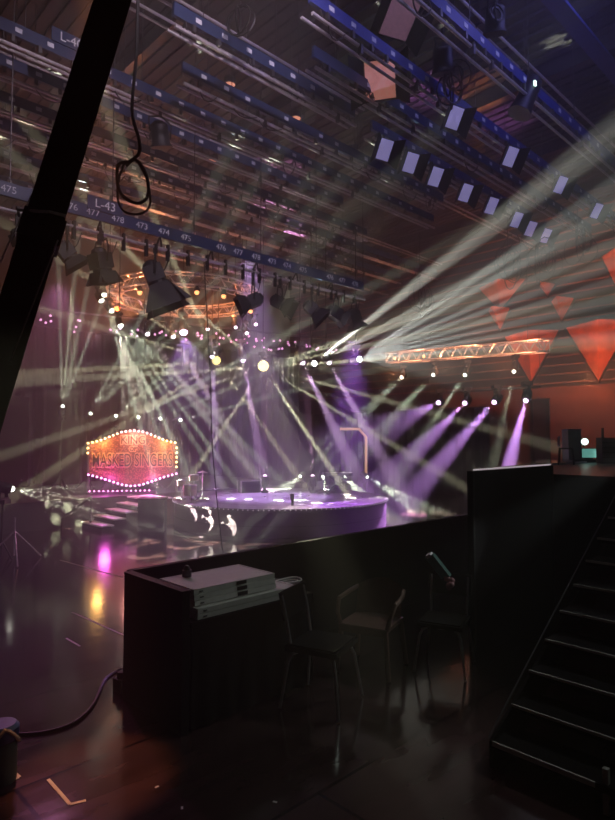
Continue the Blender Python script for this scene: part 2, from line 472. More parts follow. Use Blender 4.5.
# ================================================================== MOVING HEADS AND BEAMS
head_me = MB().lathe([(.06, .20), (.11, .18), (.135, .05), (.135, -.08), (.125, -.17), (.11, -.19)], 14).mesh('head', True); head_me.materials.append(M['housing'])
hbase_me = MB().span((-.15, -.12, .30), (.15, .12, .40)).mesh('base'); hbase_me.materials.append(M['housing'])
yoke_me = MB().span((-.20, -.04, -.06), (-.16, .04, .30)).span((.16, -.04, -.06), (.20, .04, .30)).span((-.20, -.05, .26), (.20, .05, .30)).mesh('yoke'); yoke_me.materials.append(M['housing'])
lens_base = {}
def lens_mesh(m, r=.085):
    k = (m.name, r)
    if k not in lens_base:
        me = MB().lathe([(r, -.19), (r * .98, -.21), (r * .7, -.245), (r * .3, -.262), (.003, -.265)], 12).mesh('lens', True)
        me.materials.append(m); lens_base[k] = me
    return lens_base[k]
clamp_me = MB().span((-.03, -.03, .40), (.03, .03, .52)).mesh('clamp'); clamp_me.materials.append(M['darksteel'])
def moving_head(loc, aim, col, label, group, power=0, cone=6, gobo=None, es=4.0, up=False, rod=None, lens_r=.07, scale=1.0, lenscol=None, radius=.05, blend=.3, stand=None):
    t = thing('moving_head_light', label, 'stage light', loc, R(46) , group)
    t.scale = (scale,) * 3
    d = Vector(aim) - Vector(loc)
    qw = d.to_track_quat('-Z', 'Y')
    flip = (PI, 0, 0) if up else (0, 0, 0)
    link('base', hbase_me, t, rot=flip); link('yoke', yoke_me, t, rot=flip)
    h = link('head', head_me, t); h.rotation_mode = 'QUATERNION'
    h.rotation_quaternion = Quaternion((0, 0, 1), -R(46)) @ qw
    lm = lens_mat(lenscol or tuple(min(1, .35 + .65 * c) for c in col), es)
    link('lens', lens_mesh(lm, lens_r), h)
    if rod is not None and not up:
        MB().tube([(0, 0, .39), (0, 0, (rod - loc[2]) / scale)], .016 / scale, 6).build('drop_rod', M['black'], t)
    if stand is not None:
        s_ = MB(); zz = (loc[2] - stand) / scale
        s_.tube([(0, 0, -.4), (0, 0, -zz + .05)], .025, 8)
        s_.build('stand_pole', M['black'], t)
        lg = MB()
        for k in range(3):
            a_ = 2 * PI * k / 3
            lg.tube([(0, 0, -zz + .45), (.42 * math.cos(a_), .42 * math.sin(a_), -zz + .02)], .018, 6)
        lg.build('stand_leg', M['black'], t)
    if power:
        spot('beam_lamp', Vector(loc) + d.normalized() * .29 * scale, aim, col, power, cone, gobo=gobo, radius=radius, blend=blend)
    return t
GW = (.88, 1.0, .72)
ORD = ['first', 'second', 'third', 'fourth', 'fifth', 'sixth', 'seventh', 'eighth', 'ninth', 'tenth', 'eleventh', 'twelfth', 'thirteenth', 'fourteenth', 'fifteenth', 'sixteenth', 'seventeenth', 'eighteenth', 'nineteenth', 'twentieth']
KP = 5.0
def rays(loc, name, targets, col, power, cone, td):
    """The separate rays that a head's faceted prism throws."""
    loc = Vector(loc)
    for (px, py) in targets:
        aim = P(px, py, td); d = (aim - loc).normalized()
        spot('prism_ray', loc + d * .3, aim, col, power, cone, radius=.03, blend=.6)
# high cluster beside the ring truss
G1T = (((138, 420), (158, 432)), ((185, 428), (172, 436)), ((236, 436), (222, 436)), ((165, 425), (205, 440)))
for k, s_ in enumerate(((103, 291), (99, 297), (109, 308), (119, 322))):
    loc = P(*s_, (14.6, 14.1, 14.9, 14.3)[k])
    moving_head(loc, P(*G1T[k][0], 13.4), GW, f'white-green moving head, {ORD[k]} down the high cluster beside the ring truss', 'white-green heads beside the ring truss', 0, es=6, rod=8.0, scale=.6, lens_r=.11)
    rays(loc, 'cluster', G1T[k], GW, 110000, 2.2, 13.8)
    if k == 3: spot('beam_pattern', loc + Vector((0, 0, -.4)), onz(185, 552, 0), (1, .9, .7), 16000, 20, gobo=('curls', 10, .2, 2.1), radius=.01)
# row of uplights behind the sign, on stands on the deck
UPT = (((60, 320), (70, 325), (79, 330), (90, 335)), ((118, 360), (132, 355), (146, 362), (150, 350)), ((165, 372), (185, 368), (200, 345)), ((205, 380), (225, 368)), ((230, 388),), ((250, 402),))
for k, s_ in enumerate(((62, 410), (88, 416), (113, 418), (135, 419), (157, 420), (177, 421))):
    loc = P(*s_, 16.6)
    moving_head(loc, P(*UPT[k][len(UPT[k]) // 2], 15.0), GW, f'white moving head pointing up behind the sign, {ORD[k]} from the outer flat', 'white uplights behind the sign', 0, es=4, up=True, stand=.62, scale=.7)
    rays(loc, 'uplight', UPT[k], GW, (44000, 40000, 36000, 36000, 36000, 36000)[k], 2.3, 15.2)
# lilac heads
LIL = (.78, .48, 1.0)
for k, (s_, t_, c_, pw, cone) in enumerate((((212, 350), (216, 470), LIL, 9000, 7), ((242, 354), (262, 470), (.9, .5, 1), 9000, 7), ((300, 357), (340, 440), (.9, .55, 1), 11000, 8), ((326, 357), (372, 440), (.9, .55, 1), 11000, 8), ((170, 331), (235, 440), (1, .75, .85), 9000, 6), ((144, 329), (195, 400), (1, .7, .8), 6000, 6))):
    loc = P(*s_, 17.0); aim = P(*t_, 16.3)
    moving_head(loc, aim, c_, f'lilac moving head shining down, {ORD[k]} of its loose row above the stage', 'lilac heads above the stage', pw * KP * .6, cone, None, 3.5, rod=8.0)
# star bursts
stars = (((263, 367), (275, 300), 9.5, (1, .95, .62), 84, 16000, ('dots', 21, .84, .6), 2.6, 'brightest yellow-white moving head bursting into rays above mid stage'),
         ((218, 362), (150, 300), 11, (1, .93, .55), 60, 8000, ('dots', 25, .82, .2), 1.8, 'yellow moving head bursting into rays beside the brightest one'),
         ((311, 365), (470, 290), 11, (1, 1, .85), 30, 12000, ('dots', 52, .6, .1), 9, 'white moving head throwing rays up towards the high soft lights'),
         ((356, 360), (560, 310), 10, (.92, 1, .92), 34, 22000, ('dots', 80, .5, .4), 8, 'white moving head throwing the broadest fan of rays towards the orange wall'))
SRT = (((410, 322), (402, 338), (470, 296), (390, 358), (205, 318), (160, 402), (214, 442), (182, 372), (312, 440), (336, 478), (372, 432), (398, 404), (430, 356)),
       ((150, 318), (138, 338), (150, 366), (172, 305), (196, 312), (262, 425), (160, 400)),
       ((415, 282), (395, 302), (440, 296), (478, 286), (372, 318)),
       ((615, 282), (615, 300), (610, 318), (560, 268), (530, 258), (615, 336), (500, 262), (590, 272)))
for i, (s_, t_, td, c_, cone, pw, gb, es, lb) in enumerate(stars):
    loc = P(*s_, 16.5); aim = P(*t_, td)
    moving_head(loc, aim, c_, lb, 'ray-throwing heads above the stage', (3500, 1400, 600, 900)[i], cone, gb if i < 3 else None, es, rod=8.0, lens_r=(.15, .12, .08, .08)[i], lenscol=((1, .82, .30), (1, .78, .25), None, None)[i])
    rays(loc, 'star', SRT[i], c_, (85000, 60000, 80000, 60000)[i], (2.6, 2.4, 2.8, 2.8)[i], (14.9, 14.6, 13.4, 12.2)[i])
# heads under the straight truss
TX = 15.2
for k, (s_, t_, pw) in enumerate((((403, 376), (345, 432), 7000), ((435, 373), (372, 440), 9000), ((467, 372), (400, 472), 10000), ((515, 367), (492, 470), 8000))):
    loc = onX(*s_, TX); aim = P(*t_, 14.5)
    moving_head(loc, aim, GW, f'white-green moving head hung under the straight truss, {ORD[k]} from the lamp end', 'white-green heads under the straight truss', pw * KP * .8, 6, ('dots', 130, 0.0, k), 4, rod=4.35, scale=.8)
for k, (s_, t_, pw) in enumerate((((440, 402), (395, 424), 900), ((467, 401), (405, 462), 2200), ((497, 399), (425, 480), 4200), ((527, 396), (505, 480), 7000))):
    loc = onX(*s_, TX + .7); aim = P(*t_, 14.6)
    moving_head(loc, aim, (.72, .34, 1.0), f'violet moving head on the low pipe, {ORD[k]} from the stage', 'violet heads on the low pipe', pw * KP, 9, None, 5, rod=None, lenscol=(1, .6, 1))
a, b = onX(430, 393, TX + .7), onX(540, 387, TX + .7)
lp = thing('light_pipe', 'low dark pipe carrying the violet moving heads', 'pipe', a)
MB().tube([(0, 0, 0), L2(lp, b)], .03, 8).build('pipe', M['darksteel'], lp)
for p in (a, b): MB().tube([L2(lp, p), L2(lp, (p.x, p.y, 8.0))], .006, 5).build('wire', M['darksteel'], lp)
# low heads behind the stage
for k, (s_, t_, pw, cone) in enumerate((((302, 475), (284, 489), 500, 20), ((323, 475), (323, 492), 500, 20), ((344, 475), (358, 492), 800, 18), ((364, 475), (418, 509), 11000, 20))):
    loc = P(*s_, 17.4); aim = P(*t_, 16.4)
    moving_head(loc, aim, GW, f'low white moving head on a stand behind the stage, {ORD[k]} from the drum kit', 'low white heads behind the stage', pw * KP, cone, ('curls', 26, .2, .3) if k == 3 else None, 6, up=True, scale=.6, stand=.0, radius=.01 if k == 3 else .05)
for k, (s_, t_) in enumerate((((265, 484), (265, 370)), ((313, 483), (306, 380)))):
    loc = onY(*s_, CT.y + (1.2 if k == 0 else .9)); loc = P(*s_, 15.2); loc.z = SH + .4 * .7; aim = P(*t_, 15.6)
    moving_head(loc, aim, (1, .42, .85), ('pink moving head on the stage beside the black box' if k == 0 else 'pink moving head on the stage in front of the low white heads'), 'pink heads on the stage', 9000, 6, None, 3, up=True, scale=.7)
loc = P(3, 487, 10.0)
moving_head(loc, P(178, 524, 11.6), (1, .95, .74), 'white moving head on a tripod at the outer edge of the floor', None, 9000, 44, ('curls', 9, .2, .3), 6, up=True, scale=.7, stand=0, radius=.008)
# violet flare and orange lamps on the trusses: below

# small pink LED cans in a row
LX0, LX1 = P(36, 312, 17.2), P(352, 345, 21.5)
bt = thing('lamp_pipe', 'long dark pipe carrying the row of small pink lamps', 'pipe', LX0)
MB().tube([(0, 0, .12), L2(bt, LX1) + Vector((0, 0, .12))], .04, 8).build('pipe', M['darksteel'], bt)
for t_ in (.05, .35, .65, .95):
    p = L2(bt, LX1) * t_
    MB().tube([p + Vector((0, 0, .12)), Vector((p.x, p.y, ZC - LX0.z - .36))], .006, 5).build('wire', M['darksteel'], bt)
can_me = MB().lathe([(.05, .09), (.055, .05), (.055, -.06)], 10).mesh('body'); can_me.materials.append(M['housing'])
led_me = MB().lathe([(.034, -.06), (.032, -.072), (.015, -.082), (.003, -.084)], 10).mesh('lens', True); led_me.materials.append(M['pinkled'])
clusters = (45, 70, 105, 122, 143, 165, 182, 200, 213, 226, 234, 243, 251, 262, 270, 278, 291, 298, 312, 320, 328)
CNT = ['one', 'two', 'three']
for ci, px in enumerate(clusters):
    t_ = (px - 36) / 316
    base = LX0 + (LX1 - LX0) * t_
    py = 312 + 33 * t_
    base = LX0 + (LX1 - LX0) * ((base - EYE).dot(HF) and t_)
    n = 4 if ci < 8 else 3
    for k in range(n):
        p = base + (RT * (-.12 + .12 * (k % 3)) if k < 3 else RT * .06) + UPZ * (-.06 - random.uniform(0, .42)) + RT * random.uniform(-.1, .1)
        o = thing('par_can', f'tiny pink lamp in the {ORD[ci] if ci < 20 else "last"} bunch along the back pipe from the crane arm', 'stage light', p, 0, f'pink lamps in bunch {ci + 1} of the back pipe')
        d = (EYE - p + Vector((random.uniform(-3, 3), random.uniform(-3, 3), 0)))
        qd = d.to_track_quat('-Z', 'Y')
        for nm, me in (('body', can_me), ('lens', led_me)):
            c_ = link(nm, me, o); c_.rotation_mode = 'QUATERNION'; c_.rotation_quaternion = qd
        MB().tube([(0, 0, .05), (0, 0, base.z + .12 - p.z)], .008, 5).build('hook', M['darksteel'], o)
vl = P(183, 327, 17.0)
moving_head(vl, P(196, 430, 15.5), (.62, .3, 1), 'glaring violet moving head under the ring truss', None, 800, 60, None, 14, rod=8, lenscol=(.8, .5, 1), lens_r=.11)
for k, (s_, c_) in enumerate((((207, 327), (.8, .5, 1)), ((235, 325), (1, .6, .9)), ((255, 322), (1, .6, .9)), ((246, 331), (1, .75, .85)))):
    moving_head(P(*s_, 17.2), P(s_[0] + 30, 420, 14), c_, f'pale pink moving head, {ORD[k]} beyond the violet one', 'pale pink heads beyond the violet one', 1800, 9, None, 5, rod=8, scale=.7)

# ================================================================== TRUSSES
def box_truss(a, b, w, n, rc=.025, rw=.014):
    """A four-chord truss between two points, as one mesh."""
    m = MB(); a = Vector(a); b = Vector(b); d = (b - a).normalized(); s = d.cross(UPZ).normalized()
    cor = [s * (sx * w / 2) + UPZ * (sz * w / 2) for sx, sz in ((-1, -1), (1, -1), (1, 1), (-1, 1))]
    ch = MB(); wb = MB()
    for c_ in cor: ch.tube([a + c_, b + c_], rc, 6)
    for i in range(n):
        p0, p1 = a + (b - a) * (i / n), a + (b - a) * ((i + 1) / n)
        for j in range(4):
            c0, c1 = cor[j], cor[(j + 1) % 4]
            if i % 2: c0, c1 = c1, c0
            wb.tube([p0 + c0, p1 + c1], rw, 5)
    for p in (a, b):
        for j in range(4): wb.tube([p + cor[j], p + cor[(j + 1) % 4]], rw, 5)
    return ch, wb
a, b = onX(389, 358, TX), onX(547, 345.5, TX)
tr = thing('lighting_truss', 'straight orange-lit box truss hanging before the slatted wall', 'truss', a)
ch, wb = box_truss((0, 0, 0), L2(tr, b), .32, 26)
ch.build('chord', M['orange_alu'], tr); wb.build('lacing', M['orange_alu'], tr)
for t_ in (.1, .5, .9):
    p = L2(tr, b) * t_
    MB().tube([p + UPZ * .16, Vector((p.x, p.y, ZC - a.z - .05))], .007, 5).build('hanging_wire', M['darksteel'], tr)
for k, px in enumerate((396, 425)):
    p = onX(px, 358.5 - k * 2, TX - .3)
    o = thing('truss_lamp', ('orange lamp glowing at the end of the straight truss' if k == 0 else 'orange lamp glowing further along the straight truss'), 'lamp', p)
    MB().lathe([(.05, .06), (.07, .02), (.07, -.05)], 10, mtx=Matrix.Rotation(R(-90), 3, 'Y')).build('body', M['housing'], o)
    MB().sphere((-.05, 0, 0), .05, 8).build('lens', M['orangelamp'], o, True)
    MB().tube([(0, 0, .05), (.15, 0, .12)], .01, 5).build('hook', M['darksteel'], o)
for k in range(3):
    p = a + (b - a) * (.15 + .35 * k)
    spot('truss_wash_lamp', p + Vector((-.9, 0, -.7)), p + Vector((0, .4, 0)), (1, .34, .16), 190, 110, radius=.05)
# ring truss
RC = P(184, 297, 16.6); RR = 1.95
rg = thing('ring_truss', 'round orange-lit truss ring hanging above the deck', 'truss', RC)
ch = MB(); wb = MB(); N = 48; w = .3
def rp(k, dr, dz): a_ = 2 * PI * k / N; return Vector(((RR + dr) * math.cos(a_), (RR + dr) * math.sin(a_), dz))
for dr, dz in ((-w / 2, -w / 2), (w / 2, -w / 2), (w / 2, w / 2), (-w / 2, w / 2)):
    ch.tube([rp(k, dr, dz) for k in range(N)], .026, 6, closed=True)
cs = ((-w / 2, -w / 2), (w / 2, -w / 2), (w / 2, w / 2), (-w / 2, w / 2))
for k in range(N):
    for j in range(4):
        c0, c1 = cs[j], cs[(j + 1) % 4]
        if k % 2: c0, c1 = c1, c0
        wb.tube([rp(k, *c0), rp(k + 1, *c1)], .014, 5)
ch.build('chord', M['orange_alu'], rg); wb.build('lacing', M['orange_alu'], rg)
for k in (4, 20, 36):
    MB().tube([rp(k, 0, .15), Vector((rp(k, 0, 0).x, rp(k, 0, 0).y, ZC - RC.z - .05))], .007, 5).build('hanging_wire', M['darksteel'], rg)
for k, (kk, lb, m_) in enumerate(((18, 'red-orange lamp glowing on the ring truss behind the big barndoor light', 'redlamp'), (36, 'orange lamp on the ring truss above the twin black lights', 'orangelamp'), (33, 'orange lamp on the ring truss beside the twin black lights', 'orangelamp'), (44, 'orange lamp on the far curve of the ring truss', 'orangelamp'), (27, 'orange lamp on the near curve of the ring truss', 'orangelamp'))):
    p = RC + rp(kk, -.05, -.28)
    o = thing('truss_lamp', lb, 'lamp', p)
    MB().lathe([(.03, .14), (.06, .1), (.08, .0)], 10).build('body', M['housing'], o)
    MB().sphere((0, 0, -.03), .085 if k == 0 else .06, 8).build('lens', M[m_], o, True)
    if k in (0, 1, 3): spot('ring_wash_lamp', p + Vector((0, 0, -.2)) - rp(kk, 0, 0).normalized() * .6, RC + rp(kk + (9 if k else 3), 0, 0), (1, .28, .09), 230, 130, radius=.06)
spot('ring_centre_lamp', RC + Vector((0, 0, -1.3)), RC + Vector((0, 0, 1)), (1, .34, .14), 260, 130, radius=.1)

# gold strip arch on the back of the stage
pts = [P(x_, y_, 17.9) for x_, y_ in ((340, 429), (359, 429), (366, 437), (366, 474))]
ga = thing('light_strip', 'bent gold light strip standing behind the stage', 'light', (pts[-1].x, pts[-1].y, 0))
MB().tube([L2(ga, p) for p in pts], .045, 6).build('strip', M['gold'], ga)
MB().bar(L2(ga, pts[-1]), (0, 0, 0), .06).build('post', M['black'], ga)

# ================================================================== HIGH BATTENS
plate_me = MB().span((-.05, -.006, -.035), (.05, 0, .035)).mesh('number_plate'); plate_me.materials.append(M['plate'])
clampb_me = MB().span((-.02, -.03, -.03), (.02, .03, .09)).span((-.03, -.02, -.2), (.03, .02, -.03)).mesh('hook_clamp'); clampb_me.materials.append(M['black'])
def batten(Y, z, xa, xb, label, blue, plates=.46, hang=True, gap=None, double=True, seed=0):
    rnd = random.Random(seed)
    t = thing('lighting_batten', label, 'lighting batten', (xa, Y, z), 0, 'ceiling lighting battens')
    L = xb - xa
    MB().span((0, -.03, -.09), (L, .03, .10)).build('label_bar', M['blueplate'] if blue else M['navyplate'], t)
    MB().tube([(0, -.05, -.27), (L, -.05, -.27)], .027, 8).build('pipe', M['steel'], t, True)
    if double: MB().tube([(0, .16, -.22), (L, .16, -.22)], .024, 8).build('pipe', M['steel'], t, True)
    n = 0; x_ = .4
    while x_ < L - .3 and n < 22:
        if rnd.random() < .9: link('number_plate', plate_me, t, (x_, -.031, .005)); n += 1
        x_ += plates
    sk = MB(); cl = MB()
    x_ = .3
    while x_ < L - .3:
        sk.span((x_, -.05, -.20), (x_ + .05, .0, -.09))
        if rnd.random() < .3:
            sk.span((x_ + .12, -.10, -.40), (x_ + .17, -.04, -.25))
        if rnd.random() < .22:
            d = rnd.uniform(.25, .6); dz = rnd.uniform(.08, .25)
            cl.tube([(x_ + d * i / 6, -.06 + .03 * math.sin(i), -.27 - dz * math.sin(PI * i / 6)) for i in range(7)], .012, 5)
        x_ += rnd.uniform(.35, .7)
    sk.build('socket_box', M['darksteel'], t)
    if cl.v: cl.build('cable', M['cable'], t)
    hw = MB(); x_ = .5
    while x_ < L:
        hw.tube([(x_, 0, .1), (x_, 0, ZC - z - .05)], .008, 5); x_ += 1.9
    hw.build('hanging_wire', M['darksteel'], t)
    br = MB(); x_ = .2
    while x_ < L:
        br.bar((x_, -.05, -.27), (x_, 0, -.08), .02); br.bar((x_, .16, -.22), (x_, 0, -.08), .02); x_ += 1.15
    br.build('bracket', M['darksteel'], t)
    return t
rows = [(4.42, 8.0, 5.2, 15.5, True, 'the batten passing over the head of the stairs, with bright blue bar'),
        (5.55, 8.0, 5.4, 19.0, True, 'blue batten with the pink-lit panels at its near end'),
        (6.40, 8.05, 6.3, 17.5, False, 'dim batten between the two blue ones that carry lavender soft lights'),
        (7.05, 8.0, 4.2, 8.0, False, 'short batten end in line with the row of five soft lights'),
        (7.10, 8.0, 8.55, 15.2, True, 'batten carrying the long row of lavender soft lights'),
        (8.1, 8.0, 5.0, 12.5, False, 'batten one place beyond the long row of soft lights'),
        (9.05, 8.0, 2.4, 13.5, False, 'batten with the L-40 plate, crossing behind the crane arm'),
        (10.1, 8.1, 2.6, 11.0, False, 'first bare batten beyond the L-40 batten'),
        (11.0, 8.0, 2.0, 13.0, False, 'second bare batten beyond the L-40 batten'),
        (11.95, 8.0, 3.0, 18.0, False, 'third bare batten beyond the L-40 batten'),
        (13.2, 8.0, 3.5, 17.5, False, 'fourth bare batten beyond the L-40 batten'),
        (14.6, 8.0, 4.0, 18.5, False, 'fifth bare batten beyond the L-40 batten'),
        (16.3, 8.0, 5.0, 19.0, False, 'last bare batten before the back wall')]
BT = {}
for i, (Y, z, xa, xb, bl, lb) in enumerate(rows):
    BT[i] = batten(Y, z, xa, xb, lb, bl, seed=i)
def sign_plate(root, x_, z_, s_, size=.2):
    o = MB().span((x_ - .30, -.05, z_ - .11), (x_ + .30, -.035, z_ + .11)).build('name_plate', M['navyplate'], root)
    link('lettering', text_mesh(s_, size), o, (x_, -.055, z_), (R(90), 0, 0))
p = onY(70, 44, 9.05); sign_plate(BT[6], p.x - 2.4, .2, 'L-40', .2)

# bare double pipes under the deck, on the same line
for i, (px, py, z, x0, x1, lb) in enumerate(((150, 8, 9.0, -1, 2.9, 'pair of pale pipes high under the deck passing the crane tip'), (265, 78, 9.0, 3.0, 9.0, 'pair of pale pipes high under the deck between two ceiling cans'),
                                          (560, 100, 8.9, 5, 19, 'pair of pale pipes high under the deck over the stairs'), (250, 47, 8.7, 3, 9, 'pair of pale pipes next to the short batten end'), (60, 80, 8.55, 1.5, 9, 'pair of pale pipes just above the L-40 batten'), (40, 130, 8.6, 1.5, 12, 'pair of pale pipes above the first bare batten'), (100, 165, 8.55, 2, 14, 'pair of pale pipes above the L-43 plate'), (330, 225, 8.6, 8, 19, 'long pale pipe pair crossing the hall before the back wall'), (560, 260, 8.5, 8, 19.5, 'pale pipe pair passing over the triangles'))):
    p = onz(px, py, z)
    t = thing('pipe_rail', lb, 'pipe', (x0, p.y, z), 0, 'pipe pairs under the deck')
    for dy in (-.09, .09): MB().tube([(0, dy, 0), (x1 - x0, dy, 0)], .025, 8).build('pipe', M['steel'], t, True)
    hw = MB(); x_ = .5
    while x_ < x1 - x0:
        hw.span((x_ - .02, -.1, -.01), (x_ + .02, .1, .01)); hw.tube([(x_, 0, 0), (x_, 0, ZC - z - .05)], .01, 5); x_ += 1.6
    hw.build('hanger', M['darksteel'], t)
# blue steel duct in the corner of the picture
p = onz(580, 30, 9.3)
t = thing('cable_tray', 'broad blue-grey cable tray under the deck over the stairs', 'cable tray', (7.0, p.y, 9.3))
MB().span((0, -.14, -.06), (10, .14, 0)).build('tray', M['blueplate'], t)
hw = MB()
for k in range(6): hw.tube([(.5 + 1.8 * k, 0, 0), (.5 + 1.8 * k, 0, ZC - 9.3 - .05)], .012, 5)
hw.build('hanger', M['darksteel'], t)

# ------------------------------------------------------------------ the near lowered batten L-43
NY, NZ = 9.25, onY(215, 247, 9.25).z
NZ = onY(180, 237, NY).z
nb = thing('lighting_batten', 'low navy batten with the L-43 plate carrying the black theatre lights', 'lighting batten', (.6, NY, NZ))
xe = onY(363, 290, NY).x
NL = xe - .6
MB().span((0, -.03, -.10), (NL, .03, .11)).build('label_bar', M['navyplate'], nb)
MB().tube([(0, -.06, -.32), (NL, -.06, -.32)], .027, 8).build('pipe', M['steel'], nb, True)
MB().tube([(0, .16, -.26), (NL, .16, -.26)], .024, 8).build('pipe', M['steel'], nb, True)
seq = ['475', '476', '477', '478', '473', '474', '475', '476', '477', '478', '473', '474', '475', '476', '477', '478']
xs = [onY(px, py, NY).x - .6 for px, py in ((8, 193), (70, 209), (92, 216), (117, 220), (141, 227), (163, 232), (185, 237), (220, 246), (237, 254), (255, 258), (271, 264), (286, 268), (302, 273), (329, 281), (341, 284), (354, 288))]
for s_, x_ in zip(seq, xs):
    link('lettering', text_mesh(s_, .15), nb, (x_, -.034, .0), (R(90), 0, 0))
x43 = onY(104, 208, NY).x - .6
sign_plate(nb, x43, .16, 'L-43', .2)
for x_ in [k * .42 + .2 for k in range(int((NL - .3) / .42))]:
    link('hook_clamp', clampb_me, nb, (x_, -.06, -.32))
hw = MB()
for k in range(7): hw.tube([(.6 + k * 1.6, 0, .1), (.6 + k * 1.6, 0, ZC - NZ - .05)], .010, 5)
hw.build('hanging_wire', M['darksteel'], nb)
br = MB()
for k in range(int(NL / 1.1)):
    x_ = .3 + k * 1.1
    br.bar((x_, -.06, -.32), (x_, 0, -.08), .022); br.bar((x_, .16, -.26), (x_, 0, -.08), .022)
br.build('bracket', M['black'], nb)

# ------------------------------------------------------------------ theatre fresnels with barn doors
def fresnel(px, py, aim_dir, s, label, door=.30, spread=24, tilt=0):
    c = onY(px, py, NY - .06)
    t = thing('theatre_light', label, 'theatre light', c, 0, 'black theatre lights on the low batten')
    t.scale = (s,) * 3
    q = Vector(aim_dir).normalized().to_track_quat('-Z', 'Y')
    m3 = q.to_matrix()
    hb = MB()
    hb.box((0, 0, .03), (.32, .32, .28)); hb.lathe([(.15, .17), (.13, .24), (.07, .28)], 12)
    hb.lathe([(.165, -.11), (.175, -.13), (.175, -.17)], 16)
    for v in hb.v: v.rotate(q)
    body = hb.build('housing', M['housing'], t)
    gl = MB(); gl.lathe([(.14, -.165), (.10, -.178), (.003, -.182)], 14)
    for v in gl.v: v.rotate(q)
    gl.build('lens', M['blackgloss'], t, True)
    for k in range(4):
        d = MB(); a_ = R(spread); h = door
        w0, w1 = .16, .16 + h * .55
        vs = [(-w0, .165, -.17), (w0, .165, -.17), (w1, .165 + math.sin(a_) * h, -.17 - math.cos(a_) * h), (-w1, .165 + math.sin(a_) * h, -.17 - math.cos(a_) * h)]
        d.prism(vs, (0, .008, .004))
        rz = Matrix.Rotation(k * PI / 2, 3, 'Z')
        for v in d.v:
            vv = rz @ v; vv = m3 @ vv; v.x, v.y, v.z = vv
        d.build('barn_door', M['housing'], t)
    # yoke in the plane of the batten
    top_ = (NZ - .32 - c.z) / s
    y = MB(); ax = m3 @ Vector((1, 0, 0))
    ax.z = 0
    if ax.length < .2: ax = Vector((1, 0, 0))
    ax.normalize()
    hh = min(top_ - .02, .42)
    y.tube([ax * .20, ax * .22 + UPZ * (hh * .6), ax * .16 + UPZ * hh, -ax * .16 + UPZ * hh, -ax * .22 + UPZ * (hh * .6), -ax * .20], .018, 6)
    y.build('yoke', M['black'], t)
    MB().span((-.03, -.03, hh - .02), (.03, .03, top_ + .05)).build('clamp', M['black'], t)
    cb_ = MB(); cb_.tube([Vector((.02, .0, .25)).lerp(Vector((.35, .1, top_ - .05)), i / 8) + UPZ * (-.22 * math.sin(PI * i / 8)) for i in range(9)], .012, 5)
    cb_.build('power_cable', M['cable'], t)
DWN = lambda r, f, z: RT * r + HF * f + UPZ * z
fresnel(20, 240, DWN(.3, .4, -1), .62, 'black theatre light half hidden behind the crane arm')
fresnel(67, 253, DWN(.55, .25, -.8), .74, 'black theatre light directly beside the crane arm, facing sideways', door=.2)
fresnel(101, 263, DWN(.15, .2, -1), .88, 'black theatre light hanging straight down under the L-43 plate', door=.22, spread=8)
fresnel(155, 276, DWN(.42, .1, -1), 1.0, 'largest black theatre light with broad open barn doors', door=.46, spread=16)
fresnel(253, 301, DWN(-.75, -.2, -.35), .8, 'one of the twin black lights, facing towards the big barndoor light', door=.24, spread=16)
fresnel(280, 303, DWN(.7, -.2, -.40), .8, 'one of the twin black lights, facing towards the batten end', door=.24, spread=16)
fresnel(312, 309, DWN(.55, .0, -.55), .8, 'black theatre light with ragged doors next after the twin lights', door=.28)
fresnel(336, 314, DWN(.75, .2, -.45), .85, 'black theatre light second from the end of the low batten', door=.16, spread=12)
fresnel(354, 318, DWN(.3, .1, -.9), .85, 'last black theatre light at the end of the low batten', door=.18)

# ------------------------------------------------------------------ lavender soft lights
def softlight(px, py, Y, s, label, fm=None, nrm=(-.2, -.8, -.55), z_to=7.73, w=.38, h=.50, group='lavender soft lights'):
    c = onY(px, py, Y - .2)
    t = thing('soft_light', label, 'soft light', c, 0, group)
    q = Vector(nrm).normalized().to_track_quat('-Z', 'Y')   # face looks along local -Z
    bd_ = MB(); bd_.box((0, 0, .07), (w, h, .10)); bd_.lathe([(.16, .12), (.14, .2), (.08, .24)], 10)
    f_ = MB(); f_.box((0, 0, .012), (w * .92, h * .92, .02))
    d1 = MB(); d1.prism([(-w / 2, -h / 2, .02), (-w / 2, h / 2, .02), (-w / 2 - .2, h / 2 + .1, -.14), (-w / 2 - .2, -h / 2 - .1, -.14)], (-.008, 0, 0))
    d2 = MB(); d2.prism([(w / 2, -h / 2, .02), (w / 2, h / 2, .02), (w / 2 + .2, h / 2 + .1, -.14), (w / 2 + .2, -h / 2 - .1, -.14)], (.008, 0, 0))
    for mb in (bd_, f_, d1, d2):
        for v in mb.v: v *= s; v.rotate(q)
    bd_.build('housing', M['black'], t); f_.build('diffuser', fm or M['softface'], t)
    d1.build('barn_door', M['black'], t); d2.build('barn_door', M['black'], t)
    bk_ = -Vector(nrm).normalized() * .22 * s
    MB().bar(bk_, (bk_.x, bk_.y, max(z_to - c.z, .2)), .03).build('clamp', M['black'], t)
soft = [(385, 150), (411, 163), (436, 177), (466, 193), (492, 206), (517, 220), (531, 229), (546, 236)]
for k, (px, py) in enumerate(soft):
    softlight(px, py, 7.1, .8, f'lavender soft light in the long low row, {ORD[k]} from the batten end')
for k, (px, py) in enumerate(((455, 118), (511, 157), (561, 185), (597, 211))):
    softlight(px, py, 5.55, .75, f'lavender soft light on the blue batten, {ORD[k]} along beyond the pink-lit panel')
M['goldface'] = mat('pink_gold_reflector_glow', (.85, .5, .42), .35, em=(.9, .32, .24), es=.30, noise=.35, nscale=5)  # emission stands in for the light this reflecting panel catches
M['pinkface'] = mat('dusty_pink_panel', (.5, .3, .3), .5, em=(.5, .24, .27), es=.10, noise=.1)
